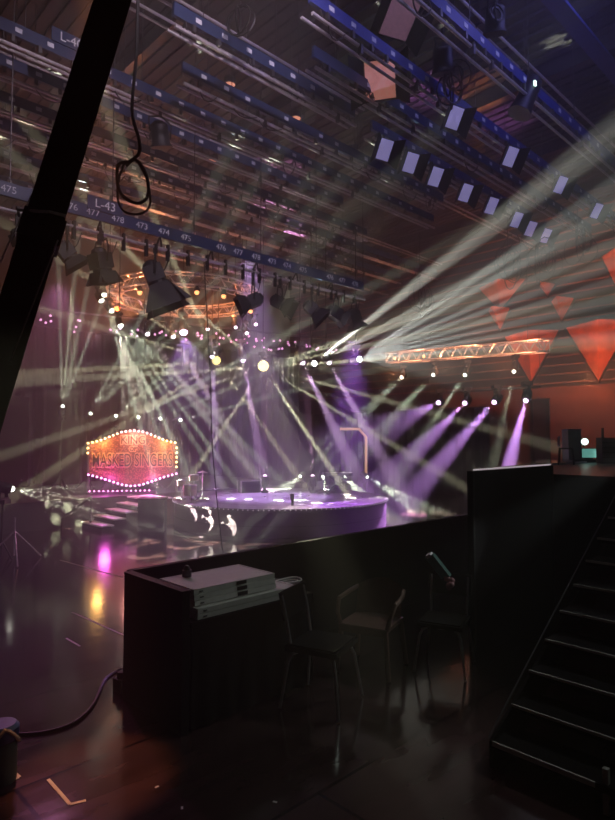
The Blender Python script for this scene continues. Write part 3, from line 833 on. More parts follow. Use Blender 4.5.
softlight(380, 80, 6.4, 1.1, 'pink-gold reflecting panel hanging alone beside the dim batten', M['goldface'], nrm=(-.8, -.5, -.45), z_to=7.78, w=.50, h=.58, group=None)
softlight(402, 14, 5.55, 1.0, 'large dusty pink panel light above the blue batten at the picture top', M['pinkface'], nrm=(-.2, -.5, -.85), z_to=7.73, w=.52, h=.75, group=None)
# the dark follow light with a white glint
c = onY(527, 96, 4.42)
fl = thing('follow_light', 'black moving light with a small white glint hung from the bright blue batten', 'stage light', c)
hb = MB(); hb.lathe([(.10, .34), (.15, .28), (.16, -.1), (.20, -.34)], 14)
q = Vector((-.35, .3, -1)).to_track_quat('-Z', 'Y')
for v in hb.v: v.rotate(q)
hb.build('housing', M['housing'], fl, True)
MB().tube([(.22, 0, 0), (.24, 0, .3), (0, 0, .45), (-.24, 0, .3), (-.22, 0, 0)], .02, 6).build('yoke', M['black'], fl)
MB().bar((0, 0, .43), (0, 0, 7.73 - c.z), .05).build('clamp', M['black'], fl)
MB().box((-.06, -.17, .12), (.05, .03, .08)).build('white_mark', M['lampglow'], fl)  # highlight on the housing put in as a small glowing block
# dim lights hidden among the rigging
for k, (px, py, Y, lb) in enumerate(((160, 135, 9.05, 'dim black theatre light under the L-40 batten beside the loop cable'), (443, 60, 5.0, 'black light hidden among the cables between the blue battens'), (495, 20, 4.42, 'black light beside the cable coil at the picture top'))):
    c = onY(px, py, Y)
    t = thing('theatre_light', lb, 'theatre light', c)
    hb = MB(); hb.lathe([(.08, .22), (.15, .16), (.16, -.14), (.2, -.2)], 14)
    for v in hb.v: v.rotate(Vector((.3, .2, -1)).to_track_quat('-Z', 'Y'))
    hb.build('housing', M['housing'], t, True)
    MB().tube([(.2, 0, 0), (.22, 0, .25), (0, 0, .34), (-.22, 0, .25), (-.2, 0, 0)], .016, 6).build('yoke', M['black'], t)
    MB().bar((0, 0, .33), (0, 0, max(.5, 7.73 - c.z)), .04).build('clamp', M['black'], t)
# cable coils hung in the rig
for k, (px, py, Y, r, lb) in enumerate(((497, 14, 4.3, .16, 'black cable coil hanging at the picture top beside the bright blue batten'), (240, 20, 6.6, .22, 'dark ring of cable under the deck by the short batten end'), (455, 85, 5.0, .2, 'tangled black cable loops hanging between the blue battens'), (508, 262, -16, .4, 'bundle of looped cables hanging before the orange wall'), (420, 300, -16.5, .3, 'small looped cables hanging in the white beams'), (545, 262, -16, .4, 'large clump of dangling cables in front of the triangles'), (578, 245, -14.5, .28, 'bundle of cables hanging near the high orange triangle'), (375, 217, 12, .35, 'loose cable loops hanging over the batten end'))):
    c = onY(px, py, Y) if Y > 0 else P(px, py, -Y); rnd = random.Random(k + 40)
    t = thing('cable_coil', lb, 'cable', c)
    m = MB()
    for j in range(7 if k > 1 else 3):
        rr = r * rnd.uniform(.6, 1.1); a_ = rnd.uniform(0, PI); ox, oy, oz = (rnd.uniform(-.3, .3) * r * (2 if k > 1 else .3) for _ in range(3))
        m.tube([(ox + rr * math.cos(u) * math.cos(a_), oy + rr * math.cos(u) * math.sin(a_), oz + rr * (1.3 if k > 1 else 1) * math.sin(u)) for u in [2 * PI * i / 14 for i in range(14)]], .014, 5, closed=True)
    m.build('cable', M['cable'] if k < 3 else M['darksteel'], t)
    MB().tube([(0, 0, r), (0, 0, ZC - c.z - .05)], .01, 5).build('tie', M['darksteel'], t)
# ceiling cans
for k, (px, py) in enumerate(((230, 82), (296, 116), (353, 149), (403, 178), (213, 158))):
    c = onz(px, py, ZC - .12)
    t = thing('ceiling_can', f'round ceiling can glowing orange, {ORD[k]} of its line from the crane tip' if k < 4 else 'round ceiling can glowing pale pink low over the L-40 batten', 'ceiling light', c, 0, 'glowing ceiling cans')
    MB().lathe([(.13, .08), (.13, -.05), (.11, -.06)], 16).build('can', M['darksteel'], t)
    MB().lathe([(.11, -.062), (.003, -.07)], 16).build('lens', M['downlight'], t)

# ================================================================== CRANE ARM AND HANGING CABLES
pa, pb = P(121, -25, 3.6), P(-9, 395, 3.3)
d = (pa - pb).normalized()
foot = pb - d * ((pb.z - .12) / d.z)
ca = thing('crane_arm', 'thick black crane arm slanting across the upper corner', 'crane', foot)
ca.location.z = 0
tip = pa + d * 1.2
MB().bar(L2(ca, foot), L2(ca, tip), .19, .20).build('arm', M['blackcloth'], ca)
side = (RT * 1.0).normalized()
off = side * .135
MB().tube([L2(ca, P(10, 362, 3.25)), L2(ca, P(58, 240, 3.33))], .005, 6).build('steel_cable', M['steel'], ca)
cw = P(56, 222, 3.44)
cc = pb + d * ((P(52, 222, 3.45).z - pb.z) / d.z)
nf = d.cross(side).normalized()
if nf.dot(EYE - cc) < 0: nf = -nf
MB().tube([L2(ca, cc - side * .13 + nf * .05), L2(ca, cc - side * .09 + nf * .135 - d * .01), L2(ca, cc + side * .09 + nf * .135 - d * .02), L2(ca, cc + side * .14 + nf * .05)], .009, 6).build('strap', M['white'], ca)
cw = P(53, 222, 3.45)
MB().box(L2(ca, pb + d * ((P(52, 235, 3.45).z - pb.z) / d.z)), (.23, .23, .16), d.to_track_quat('Z', 'Y').to_matrix()).build('collar', M['black'], ca)
MB().lathe([(.35, 0), (.35, .06), (.12, .10), (.10, .3)], 20, c=(0, 0, 0)).build('foot_plate', M['black'], ca)
A_, B_ = P(27, 205, 4.4), P(-14, 292, 4.2); dd = (A_ - B_).normalized()
t = thing('stay_cable', 'thin pale stay wire running steeply behind the crane arm', 'cable', B_)
MB().tube([L2(t, A_ + dd * 3.4), L2(t, B_ - dd * (B_.z / dd.z - .05) * .9)], .006, 6).build('wire', M['steel'], t)
# loop cable near the top
t = thing('hanging_cable', 'thick black cable hanging in a loop beside the crane arm', 'cable', P(125, 0, 6))
pts = [P(x_, y_, 6) for x_, y_ in ((139, -60), (138, 0), (136, 60), (132, 110), (139, 140), (139, 153), (130, 161), (121, 163), (117, 170), (119, 190), (128, 200), (140, 203), (148, 195), (147, 178), (141, 165), (134, 160), (126, 166))]
def smooth(ps, n=5):
    o = []
    for i in range(len(ps) - 1):
        p0, p1, p2, p3 = ps[max(i - 1, 0)], ps[i], ps[i + 1], ps[min(i + 2, len(ps) - 1)]
        for j in range(n):
            u = j / n
            o.append(.5 * ((2 * p1) + (p2 - p0) * u + (2 * p0 - 5 * p1 + 4 * p2 - p3) * u * u + (3 * p1 - p0 - 3 * p2 + p3) * u ** 3))
    o.append(ps[-1]); return o
MB().tube([L2(t, p) for p in smooth(pts)], .017, 6).build('cable', M['cable'], t)
MB().tube([L2(t, p) for p in smooth([P(x_, y_, 6.02) for x_, y_ in ((126, 160), (119, 178), (118, 200), (125, 212), (140, 214), (150, 205), (147, 180), (138, 162))])], .012, 6).build('thin_loop', M['cable'], t)
# thin drop cable to the stage
t = thing('drop_cable', 'thin black cable dropping from the low batten past the stage', 'cable', P(205, 266, 9.6))
pts = [P(x_, y_, 9.6) for x_, y_ in ((204, 262), (206, 300), (209, 350), (211, 400), (212, 440), (215, 480), (219, 520), (223, 556))]
gp = pts[-1].copy(); gp.z = .02
MB().tube([L2(t, p) for p in smooth(pts)] + [L2(t, gp)], .009, 6).build('cable', M['cable'], t)

# ================================================================== FOREGROUND DESK
pp = thing('partition_panel', 'long low black partition running from the desk corner towards the stairs', 'partition', (2.27, 4.36, 0))
MB().span((0, 0, 0), (5.9, .05, .95)).build('panel', M['black'], pp)
MB().span((0, -.005, .95), (5.9, .055, .965)).build('cap', M['black'], pp)
pq = thing('partition_panel', 'short black partition closing the desk end beside the open floor', 'partition', (2.25, 3.52, 0))
MB().span((-.03, 0, 0), (.03, .835, .95)).build('panel', M['black'], pq)
MB().span((-.035, -.005, .95), (.035, .835, .965)).build('cap', M['black'], pq)
ds = thing('draped_table', 'black draped table under the stack of white boards', 'table', (2.3, 3.5, 0))
MB().span((0, .03, .70), (1.15, .78, .73)).build('tabletop', M['black'], ds)
cl = MB(); n = 60
for (p0, p1) in (((0, .02), (1.15, .02)), ((1.16, .02), (1.16, .78))):
    vs = []; fs = []
    for i in range(n + 1):
        u = i / n; x_ = p0[0] + (p1[0] - p0[0]) * u; y_ = p0[1] + (p1[1] - p0[1]) * u
        o_ = .012 * math.sin(u * 40)
        for zz, kk in ((.735, 0), (.02, 1)):
            vs.append((x_ + (o_ * kk if p0[0] == p1[0] else 0), y_ + (o_ * kk if p0[1] == p1[1] else 0), zz))
    for i in range(n): fs.append((2 * i, 2 * i + 1, 2 * i + 3, 2 * i + 2))
    cl.add(vs, fs)
cl.span((0, .02, .731), (1.16, .78, .737))
cl.build('cloth', M['blackcloth'], ds)
lg = MB()
for sx in (.05, 1.1):
    for sy in (.08, .73): MB().span((sx - .02, sy - .02, 0), (sx + .02, sy + .02, .70)).build('leg', M['darksteel'], ds)
zz = .738
descr = ['lowest white board of the stack, sticking out past the others', 'second white board from the bottom of the stack', 'middle white board in the stack on the draped table', 'second white board from the top of the stack', 'topmost white board of the stack, pink-lit face up']
for k in range(5):
    th = .036
    lo = k < 2
    xa, xb = (2.37, 3.34 - .03 * k) if lo else (2.385, 3.13)
    ya, yb = (3.555, 4.05) if lo else (3.615 + .008 * (k - 2), 4.09)
    t = thing('folding_board', descr[k], 'board', (xa, ya, zz), 0, 'white boards stacked on the table')
    Lx, Ly = xb - xa, yb - ya
    MB().span((0, 0, .004), (Lx, Ly, th - .004)).build('board', M['white'], t)
    e = MB()
    e.span((-.006, -.006, 0), (Lx + .006, .012, th)); e.span((-.006, Ly - .012, 0), (Lx + .006, Ly + .006, th)); e.span((-.006, 0, 0), (.012, Ly, th)); e.span((Lx - .012, 0, 0), (Lx + .006, Ly, th))
    e.build('edge_frame', M['white'], t)
    if k in (2, 3, 4):
        MB().span((Lx * .50, -.012, .006), (Lx * .50 + .09, -.004, th - .004)).build('latch', M['black'], t)
    MB().span((.04, -.010, .012), (.07, -.005, .02)).build('catch', M['darksteel'], t)
    zz += th + .003
t = thing('tape_roll', 'small grey roll standing on the corner of the white board stack', 'tape', (2.56, 4.0, zz))
MB().lathe([(.02, 0), (.036, 0), (.036, .05), (.02, .05), (.02, 0)], 18, cap=False).build('tape', M['darksteel'], t, True)
MB().lathe([(.028, .05), (.022, .075), (.012, .085)], 14).build('core', M['blackgloss'], t, True)
# white cord coil beside the boards
t = thing('cord_coil', 'loose coil of pale cord lying at the end of the board stack', 'cord', (3.40, 3.78, .738))
m = MB()
for j in range(4):
    m.tube([((.09 + .012 * j) * math.cos(u) + .01 * j, (.055 + .01 * j) * math.sin(u), .012 + .016 * j + .004 * math.sin(3 * u)) for u in [2 * PI * i / 18 for i in range(18)]], .007, 6, closed=True)
m.build('cord', M['white'], t, True)
MB().span((-.12, -.02, .0), (-.06, .02, .03)).build('plug', M['white'], t)

# ------------------------------------------------------------------ chairs
def stack_chair(px, py, rz, label, s=1.0):
    c = onz(px, py, 0)
    t = thing('stacking_chair', label, 'chair', c, rz, 'black chairs with chrome legs')
    t.scale = (s,) * 3
    sh = .44
    seat = MB(); seat.box((0, 0, sh), (.42, .42, .035)); seat.box((0, 0, sh + .02), (.38, .38, .02)); seat.build('seat', M['blackcloth'], t)
    bk = MB()
    for i in range(8):
        a_ = -.9 + 1.8 * i / 7; a2 = -.9 + 1.8 * (i + 1) / 7
        if i < 7: bk.prism([(.21 * a_ / .9, .19 + .03 * math.cos(a_), sh + .2), (.21 * a2 / .9, .19 + .03 * math.cos(a2), sh + .2), (.21 * a2 / .9, .23 + .03 * math.cos(a2), sh + .40), (.21 * a_ / .9, .23 + .03 * math.cos(a_), sh + .40)], (0, .015, 0))
    bk.build('backrest', M['blackcloth'], t)
    bp_ = MB()
    for sx in (-1, 1): bp_.tube([(sx * .17, .17, sh - .02), (sx * .18, .21, sh + .2), (sx * .18, .25, sh + .38)], .011, 8)
    bp_.build('back_support', M['chrome'], t, True)
    for sx in (-1, 1):
        for sy in (-1, 1):
            MB().tube([(sx * .12, sy * .12, sh - .03), (sx * .17, sy * .17, sh - .05), (sx * .19, sy * .19, sh - .10), (sx * .235, sy * .235, .012)], .0125, 8).build('leg', M['chrome'], t, True)
    fr_ = MB(); fr_.tube([(.15 * math.cos(u), .15 * math.sin(u), sh - .03) for u in [2 * PI * i / 16 for i in range(16)]], .009, 6, closed=True)
    fr_.build('seat_ring', M['chrome'], t, True)
stack_chair(322, 703, R(20), 'black chair with bright chrome legs beside the draped table')
stack_chair(445, 668, R(-70), 'black chair with chrome legs under the teal clipboard', .92)
# teal folder and cloth on the second chair
c = onz(445, 668, 0)
t = thing('clipboard', 'tilted teal clipboard leaning on the back of the chair', 'clipboard', P(438, 566, 5.36))
q = (Matrix.Rotation(R(40), 3, HF)).to_quaternion()
m = MB(); m.box((0, 0, 0), (.03, .12, .24), Matrix.Rotation(R(-38), 3, HF) @ Matrix.Rotation(R(-10), 3, 'Z')); m.build('board', M['teal'], t)
m = MB(); m.box(Matrix.Rotation(R(-38), 3, HF) @ Vector((0, 0, .12)), (.04, .06, .03), Matrix.Rotation(R(-38), 3, HF)); m.build('clip', M['steel'], t)
t = thing('folded_cloth', 'crumpled dusty pink cloth under the teal clipboard', 'cloth', P(450, 579, 5.33))
m = MB()
for j in range(5): m.sphere((.03 * math.sin(j * 2.1), .03 * math.cos(j * 1.7), -.02 * j), .028, 8)
m.build('cloth', M['pinkcloth'], t, True)
# plastic armchair
c = onz(372, 668, 0)
t = thing('plastic_armchair', 'brown plastic garden armchair by the low partition', 'chair', c, R(46 + 180 + 62))
sh = .40
MB().box((0, 0, sh), (.44, .42, .03)).box((0, -.2, sh - .02), (.44, .03, .06)).build('seat', M['plastic'], t)
bk = MB(); n = 9
vs = []; fs = []
for i in range(n):
    u = -1 + 2 * i / (n - 1)
    for zz_, yy in ((sh + .02, .19), (sh + .18, .225), (sh + .33 - .07 * u * u, .26)):
        vs.append((u * .21, yy + .0 - .05 * u * u, zz_))
for i in range(n - 1):
    for j in range(2): fs.append((i * 3 + j, i * 3 + 3 + j, i * 3 + 4 + j, i * 3 + 1 + j))
k0 = len(vs)
vs += [(a_[0], a_[1] + .018, a_[2]) for a_ in vs[:k0]]
fs += [tuple(reversed([q_ + k0 for q_ in f])) for f in fs]
bk.add(vs, fs); bk.build('backrest', M['plastic'], t, True)
for sx in (-1, 1):
    MB().tube([(sx * .22, .22, sh + .24), (sx * .25, .1, sh + .22), (sx * .26, -.12, sh + .20), (sx * .24, -.19, sh + .1), (sx * .21, -.19, sh)], .02, 8).build('arm', M['plastic'], t, True)
    for sy in (-1, 1): MB().tube([(sx * .20, sy * .19, sh), (sx * .235, sy * .225, .01)], .024, 8).build('leg', M['plastic'], t, True)

# ------------------------------------------------------------------ black panel, platform, stairs
bp2 = thing('black_panel', 'tall black panel standing before the platform', 'panel', (4.93, 2.91, 0))
MB().span((0, 0, 0), (1.73, .05, 1.70)).build('panel', M['blackcloth'], bp2)
MB().span((0, -.012, 0), (.03, .0, 1.70)).span((1.70, -.012, 0), (1.73, 0, 1.70)).build('edge_strip', M['black'], bp2)
bl_ = MB()
for k in range(44): bl_.sphere((.04 + k * .038, .0, 1.712), .009, 5)
q = bl_.build('bead_light', M['beads'], bp2); q['label'] = 'row of tiny pale beads along the top edge'; q['kind'] = 'stuff'
pf = thing('platform', 'black raised platform behind the stairs', 'platform', (6.75, .2, 0))
MB().span((0, 0, 0), (9, 3.75, 1.55)).build('body', M['black'], pf)
MB().span((-.02, -.02, 1.55), (9, 3.77, 1.60)).build('top', M['blackgloss'], pf)
MB().span((.5, 3.745, 1.60), (9, 3.775, 1.625)).build('edge_trim', M['tape'], pf)
# stairs
sx0, sy_l, sy_r, rise, run = 3.38, 1.88, .75, .147, .25
stt = thing('staircase', 'black metal stairs with pale taped nosings climbing to the platform', 'stairs', (sx0, sy_l, 0))
for k in range(11):
    h = .16 + rise * k
    MB().span((run * k, -(sy_l - sy_r), h - .04), (run * k + .27, 0, h)).build('tread', M['blackcloth'], stt)
    e_ = MB().span((run * k - .006, -.60 if k == 0 else -(sy_l - sy_r), h - (.026 if k == 0 else .014)), (run * k + .004, 0, h + .003))
    e_.build('nosing_tape', M['tape'], stt)
for yy in (0, -(sy_l - sy_r)):
    MB().prism([(0, yy, .16), (0, yy, .0), (.25, yy, 0), (run * 10 + .55, yy, .16 + rise * 10 - .3), (run * 10 + .55, yy, .16 + rise * 10)], (0, .02 if yy == 0 else -.02, 0)).build('stringer', M['blackcloth'], stt)
MB().tube([(0, .025, .17), (run * 10, .025, .17 + rise * 10)], .007, 6).build('edge_tape', M['darksteel'], stt)
pst = onz(608, 790, 0.0)
MB().span((.02, -.66, .0), (.05, -.63, .24)).build('post', M['tape'], stt)
lp2 = MB().span((run * 11, -(sy_l - sy_r), .16 + rise * 10 - .05), (3.34, 0, .16 + rise * 10)); lp2.build('landing', M['black'], stt)
lgs = MB()
for xx in (run * 10.4, 3.28):
    for yy in (-.05, -(sy_l - sy_r) + .05): lgs.span((xx - .025, yy - .025, 0), (xx + .025, yy + .025, .16 + rise * 10 - .05))
lgs.build('leg', M['black'], stt)
# desk on the platform: screens, cabinet, chair, rack
PZ = 1.60
def onplat(px, depth): p = P(px, 450, depth); p.z = PZ; return p
DP = 10.2
p = onplat(588, DP)
t = thing('control_desk', 'small desk on the platform with a glowing lamp and screen', 'desk', p, R(46 - 90))
MB().span((-.34, -.15, .0), (.34, .25, .05)).build('desktop', M['black'], t)
t = thing('monitor', 'small teal-lit screen on the platform desk', 'monitor', onplat(589, DP - .05) + UPZ * .052, R(46 - 90))
MB().span((-.13, 0, .02), (.13, .03, .19)).build('housing', M['black'], t)
MB().span((-.12, -.004, .03), (.12, .0, .18)).build('screen', M['screen'], t)
MB().span((-.05, -.04, 0), (.05, .06, .02)).build('foot', M['black'], t)
t = thing('desk_lamp', 'bright white-green lamp head above the teal screen', 'lamp', onplat(585, DP + .25) + UPZ * .052, R(46 - 90))
MB().sphere((0, 0, .30), .06, 10).build('bulb', M['lampglow'], t, True)
MB().tube([(0, .0, 0), (0, .05, .2), (0, 0.02, .28)], .012, 6).build('stem', M['black'], t)
MB().lathe([(.05, 0), (.05, .015)], 14).build('base', M['black'], t)
t = thing('light_tube', 'short upright white light beside the teal screen', 'lamp', onplat(598, DP - .1), R(46 - 90))
MB().lathe([(.02, .05), (.02, .2)], 8).build('tube', M['lampglow'], t)
MB().lathe([(.035, 0), (.035, .05)], 10).build('base', M['black'], t)
t = thing('equipment_cabinet', 'tall grey-green cabinet standing beside the lit desk', 'cabinet', onplat(575, DP), R(46 - 90))
MB().span((-.11, 0, 0), (.11, .25, .55)).build('body', M['blackglass'], t)
MB().span((-.115, -.01, .55), (.115, .26, .57)).build('lid', M['black'], t)
t = thing('folding_chair', 'chair with a pale cover over its back by the grey-green cabinet', 'chair', onplat(566, DP - .9), R(20))
MB().box((0, 0, .25), (.22, .2, .02)).build('seat', M['black'], t)
MB().box((-.06, .1, .36), (.18, .03, .16)).build('back_cover', M['white'], t)
for sx in (-1, 1):
    for sy in (-1, 1): MB().tube([(sx * .10, sy * .09, .25), (sx * .12, sy * .11, .0)], .012, 6).build('leg', M['black'], t)
t = thing('equipment_rack', 'tall dark equipment rack at the frame edge beyond the lit desk', 'rack', onplat(612, DP - .6), R(46 - 90))
MB().span((-.16, 0, 0), (.16, .2, .42)).build('body', M['black'], t)
for k in range(5): MB().span((-.15, -.015, .03 + k * .08), (.15, 0, .09 + k * .08)).build('unit', M['darksteel'], t)
for sx in (-.12, .13): MB().tube([(sx, .05, .42), (sx, .05, .58)], .02, 6).build('horn', M['black'], t)
# ------------------------------------------------------------------ things on stage
def stg(px, depth): p = P(px, 490, depth); p.z = SH; return p
t = thing('flight_case', 'small black box on the stage near a pink head', 'case', stg(249, 15.3), R(-20))
MB().span((-.26, -.15, 0), (.26, .15, .30)).build('body', M['black'], t)
f = MB()
for sx in (-1, 1):
    for sy in (-1, 1): f.span((sx * .26 - .015, sy * .15 - .015, 0), (sx * .26 + .015, sy * .15 + .015, .31))
f.span((-.27, -.16, .29), (.27, -.14, .31)); f.span((-.27, .14, .29), (.27, .16, .31))
f.build('corner_frame', M['steel'], t)
dpos = P(182, 497, 13.0); dpos.z = SH
t = thing('drum', 'floor drum at the stage edge by the dark box', 'drum', P(181, 497, 13.15)); t.location.z = SH
dd_ = CT - Vector(t.location); dd_.z = 0; over = dd_.length - (SR - .3)
if over > 0: t.location += dd_.normalized() * over
D0 = Vector(t.location)
MB().lathe([(.15, .12), (.15, .34)], 20).build('shell', M['brass'], t, True)
MB().lathe([(.155, .34), (.155, .36), (.003, .362)], 20).build('skin', M['drumskin'], t)
for k in range(3): MB().tube([(.14 * math.cos(2.1 * k), .14 * math.sin(2.1 * k), .2), (.18 * math.cos(2.1 * k), .18 * math.sin(2.1 * k), 0)], .01, 6).build('leg', M['chrome'], t)
for k, (dx, dy, r, z_, lb) in enumerate(((.25, .22, .11, .42, 'small tom drum raised behind the floor drum'), (.05, .42, .10, .30, 'small drum low behind the floor drum'))):
    t = thing('drum', lb, 'drum', D0 + Vector((dx, dy, 0)))
    MB().lathe([(r, z_), (r, z_ + .12)], 18).build('shell', M['brass'], t, True)
    MB().lathe([(r + .005, z_ + .12), (r + .005, z_ + .135), (.003, z_ + .137)], 18).build('skin', M['drumskin'], t)
    MB().tube([(0, 0, z_), (0, 0, .02)], .012, 6).build('stand', M['chrome'], t)
    MB().lathe([(.11, 0), (.10, .02)], 14).build('foot', M['black'], t)
t = thing('cymbal', 'cymbal on a thin stand behind the drums', 'cymbal', D0 + Vector((.5, .25, 0)))
MB().lathe([(.15, .60), (.05, .615), (.02, .635), (.003, .637)], 20).build('plate', M['brass'], t, True)
MB().tube([(0, 0, .02), (0, 0, .61)], .01, 6).build('stand', M['chrome'], t)
MB().lathe([(.12, 0), (.11, .02)], 14).build('foot', M['black'], t)
t = thing('keyboard', 'dark keyboard on a stand at the back of the stage', 'keyboard', stg(338, 15.7), R(-40))
MB().span((-.38, -.12, .40), (.38, .12, .48)).build('body', M['blackgloss'], t)
MB().span((-.35, -.11, .48), (.35, .0, .487)).build('keys', M['white'], t)
MB().bar((-.25, 0, .40), (.25, 0, 0.02), .03).bar((.25, 0, .40), (-.25, 0, 0.02), .03).build('stand', M['black'], t)
t = thing('monitor_speaker', 'low wedge speaker on the stage beside the keyboard', 'speaker', stg(316, 16.0), R(-40))
MB().prism([(-.2, -.15, 0), (-.2, .15, 0), (-.2, .12, .2), (-.2, -.05, .24)], (.4, 0, 0)).build('cabinet', M['black'], t)
MB().prism([(-.18, -.152, .02), (-.18, -.055, .22), (-.18, -.065, .225), (-.18, -.162, .025)], (.36, 0, 0)).build('grille', M['darksteel'], t)
# things leaning at the foot of the stage
p = onz(279, 537, 0)
t = thing('cloth_bag', 'small pale bag lying at the foot of the round stage', 'bag', p, 0)
m = MB(); m.sphere((0, 0, .11), .13, 10, (1, 1, .85)); m.sphere((.14, -.08, .10), .11, 10, (1, 1, .9)); m.build('body', M['step'], t, True)
MB().tube([(-.05, 0, .2), (0, 0, .30), (.08, -.02, .2)], .012, 6).build('strap', M['black'], t)
p = onz(292, 538, 0)
t = thing('guitar', 'dark guitar leaning against the round stage by the pale bag', 'guitar', p, R(-44))
lean = Matrix.Rotation(R(-14), 3, 'X')
m = MB()
pr = []
for i in range(24):
    u = 2 * PI * i / 24; rr = .15 + .03 * math.cos(2 * u) - .02 * math.sin(u)
    pr.append((rr * math.cos(u) * .85, 0, .19 + rr * 1.15 * math.sin(u)))
m.prism(pr, (0, .07, 0))
for v in m.v: vv = lean @ v; v.x, v.y, v.z = vv
m.build('body', M['blackgloss'], t)
m = MB(); m.span((-.025, .01, .33), (.025, .035, .78)); m.span((-.04, .01, .78), (.04, .03, .9))
for v in m.v: vv = lean @ v; v.x, v.y, v.z = vv
m.build('neck', M['black'], t)

# ------------------------------------------------------------------ on the floor
t = thing('floor_cable', 'black cable curving over the floor to the desk end', 'cable', onz(60, 733, 0))
pts = [onz(x_, y_, .012) for x_, y_ in ((-15, 735), (5, 734), (25, 734), (50, 731), (75, 722), (92, 706), (99, 692), (104, 680), (113, 673), (122, 669), (127, 672))]
MB().tube([L2(t, p) for p in smooth(pts)], .011, 6).build('cable', M['cable'], t)
t = thing('plug_box', 'black plug cluster at the foot of the desk end panel', 'plug', onz(123, 690, 0), R(10))
MB().span((-.06, -.05, 0), (.07, .05, .10)).build('body', M['black'], t)
MB().lathe([(.03, .1), (.03, .15)], 10, c=(-.02, 0, 0)).lathe([(.025, .1), (.02, .17)], 10, c=(.04, 0, 0)).build('plug', M['black'], t)
MB().box((.05, -.053, .06), (.015, .008, .015)).build('white_mark', M['white'], t)
p = onz(5, 781, 0)
t = thing('canister', 'blue-capped grey-green canister cut by the frame edge', 'canister', p - RT * .03)
MB().lathe([(.085, 0), (.09, .01), (.09, .22), (.07, .25)], 22).build('body', M['blackglass'], t, True)
MB().lathe([(.092, .24), (.098, .26), (.098, .31), (.08, .33)], 22).build('cap', M['bluecap'], t, True)
MB().tube([(.095 * math.cos(u) , .095 * math.sin(u), .33 - .20 * abs(math.sin(u * .5 + .8))) for u in [-2.4 + .25 * i for i in range(9)]], .012, 6).build('strap', M['white'], t)
def tape(name_label, pts_, w=.03):
    q = [onz(x_, y_, 0.003) for x_, y_ in pts_]
    t = thing('floor_tape', name_label, 'tape', (q[0].x, q[0].y, 0), 0, None)
    m = MB()
    for a_, b_ in zip(q, q[1:]): m.bar(L2(t, (a_.x, a_.y, .002)), L2(t, (b_.x, b_.y, .002)), w, .002)
    m.build('strip', M['tape'], t)
tape('pale corner of floor tape at the foot of the canister', ((1, 783), (19, 777), (12, 771)), .025)
tape('long pale floor tape line crossing the open floor towards the desk', ((72, 612), (126, 636)), .02)
tape('short pale floor tape dash near the open middle of the floor', ((66, 638), (80, 646)), .02)
tape('thin pale floor tape line running along the far open floor', ((60, 560), (125, 578)), .02)
tape('angled orange-lit floor tape in the near corner of the floor', ((48, 779), (70, 804), (86, 800)), .02)
for k, (px, py, lb) in enumerate(((157, 787, 'bright scrap of tape on the dark floor by the desk foot'), (182, 808, 'bright scrap of tape nearer the picture base than the others'), (275, 802, 'bright scrap of tape alone on the floor before the chairs'))):
    p = onz(px, py, 0)
    t = thing('tape_scrap', lb, 'tape', p, k, 'tape scraps on the dark floor')
    MB().span((-.012, -.006, 0), (.012, .006, .002)).build('scrap', M['white'], t)
# tripod legs far out on the open floor
p = onz(14, 562, 0)
t = thing('tripod_stand', 'low tripod stand on the open floor near the frame edge', 'stand', p)
for k in range(3): MB().tube([(0, 0, .5), (.5 * math.cos(2.1 * k + .3), .5 * math.sin(2.1 * k + .3), .015)], .014, 6).build('leg', M['steel'], t)
MB().tube([(0, 0, .1), (0, 0, .72)], .014, 6).build('pole', M['steel'], t)

# ================================================================== ADDED WASH LIGHT, WITHOUT FIXTURES
def wash(loc, aim, col, p, cone, r=.15, gobo=None, blend=.6): return spot('rig_pattern_lamp' if gobo else 'added_wash_spot', Vector(loc), Vector(aim), col, p, cone, blend=blend, radius=r, gobo=gobo)
SC_TOP = CT + UPZ * SH
wash(CT + Vector((.2, 1.6, 7.2)), SC_TOP + Vector((-.2, .1, 0)), (.66, .42, 1), 5500, 26)                       # lavender on the stage top
wash(onY(354, 331, NY - .15), P(345, 527, 12.0), (.45, .12, .9), 4500, 26)                                             # purple on the stage side
wash(onY(72, 285, NY - .1), onY(69, 506, 13.47), (.95, 1, .6), 26000, 10, .01, gobo=('dots', 80, .1, .3), blend=.2)
# added ambient fill, warm and blue, from no modelled lamp
for (loc, aim, c_, p_, cone) in (((13, 16, 9.2), (12.5, 15.5, 0), (.62, .30, .62), 110, 110), ((9, 2.5, 9.4), (9.5, 5.5, 7.5), (.30, .28, 1.0), 120, 130),
                                ((7, 16, 4.5), (8, 15, 9.8), (.8, .45, .55), 210, 140), ((12.5, 11, 4.2), (11, 8, 9.8), (.8, .5, .58), 270, 140)):
    wash(loc, aim, c_, p_, cone, .2)
# orange wash on the triangle wall
wash((17.6, 6.5, 3.6), (20, 7.6, 5.6), (1, .32, .12), 300, 120)
wash((17.8, 10.6, 5.2), (20, 10.4, 7.0), (1, .34, .13), 110, 120)
wash((17.8, 6.8, 7.4), (20, 7.6, 8.6), (1, .32, .12), 80, 110)
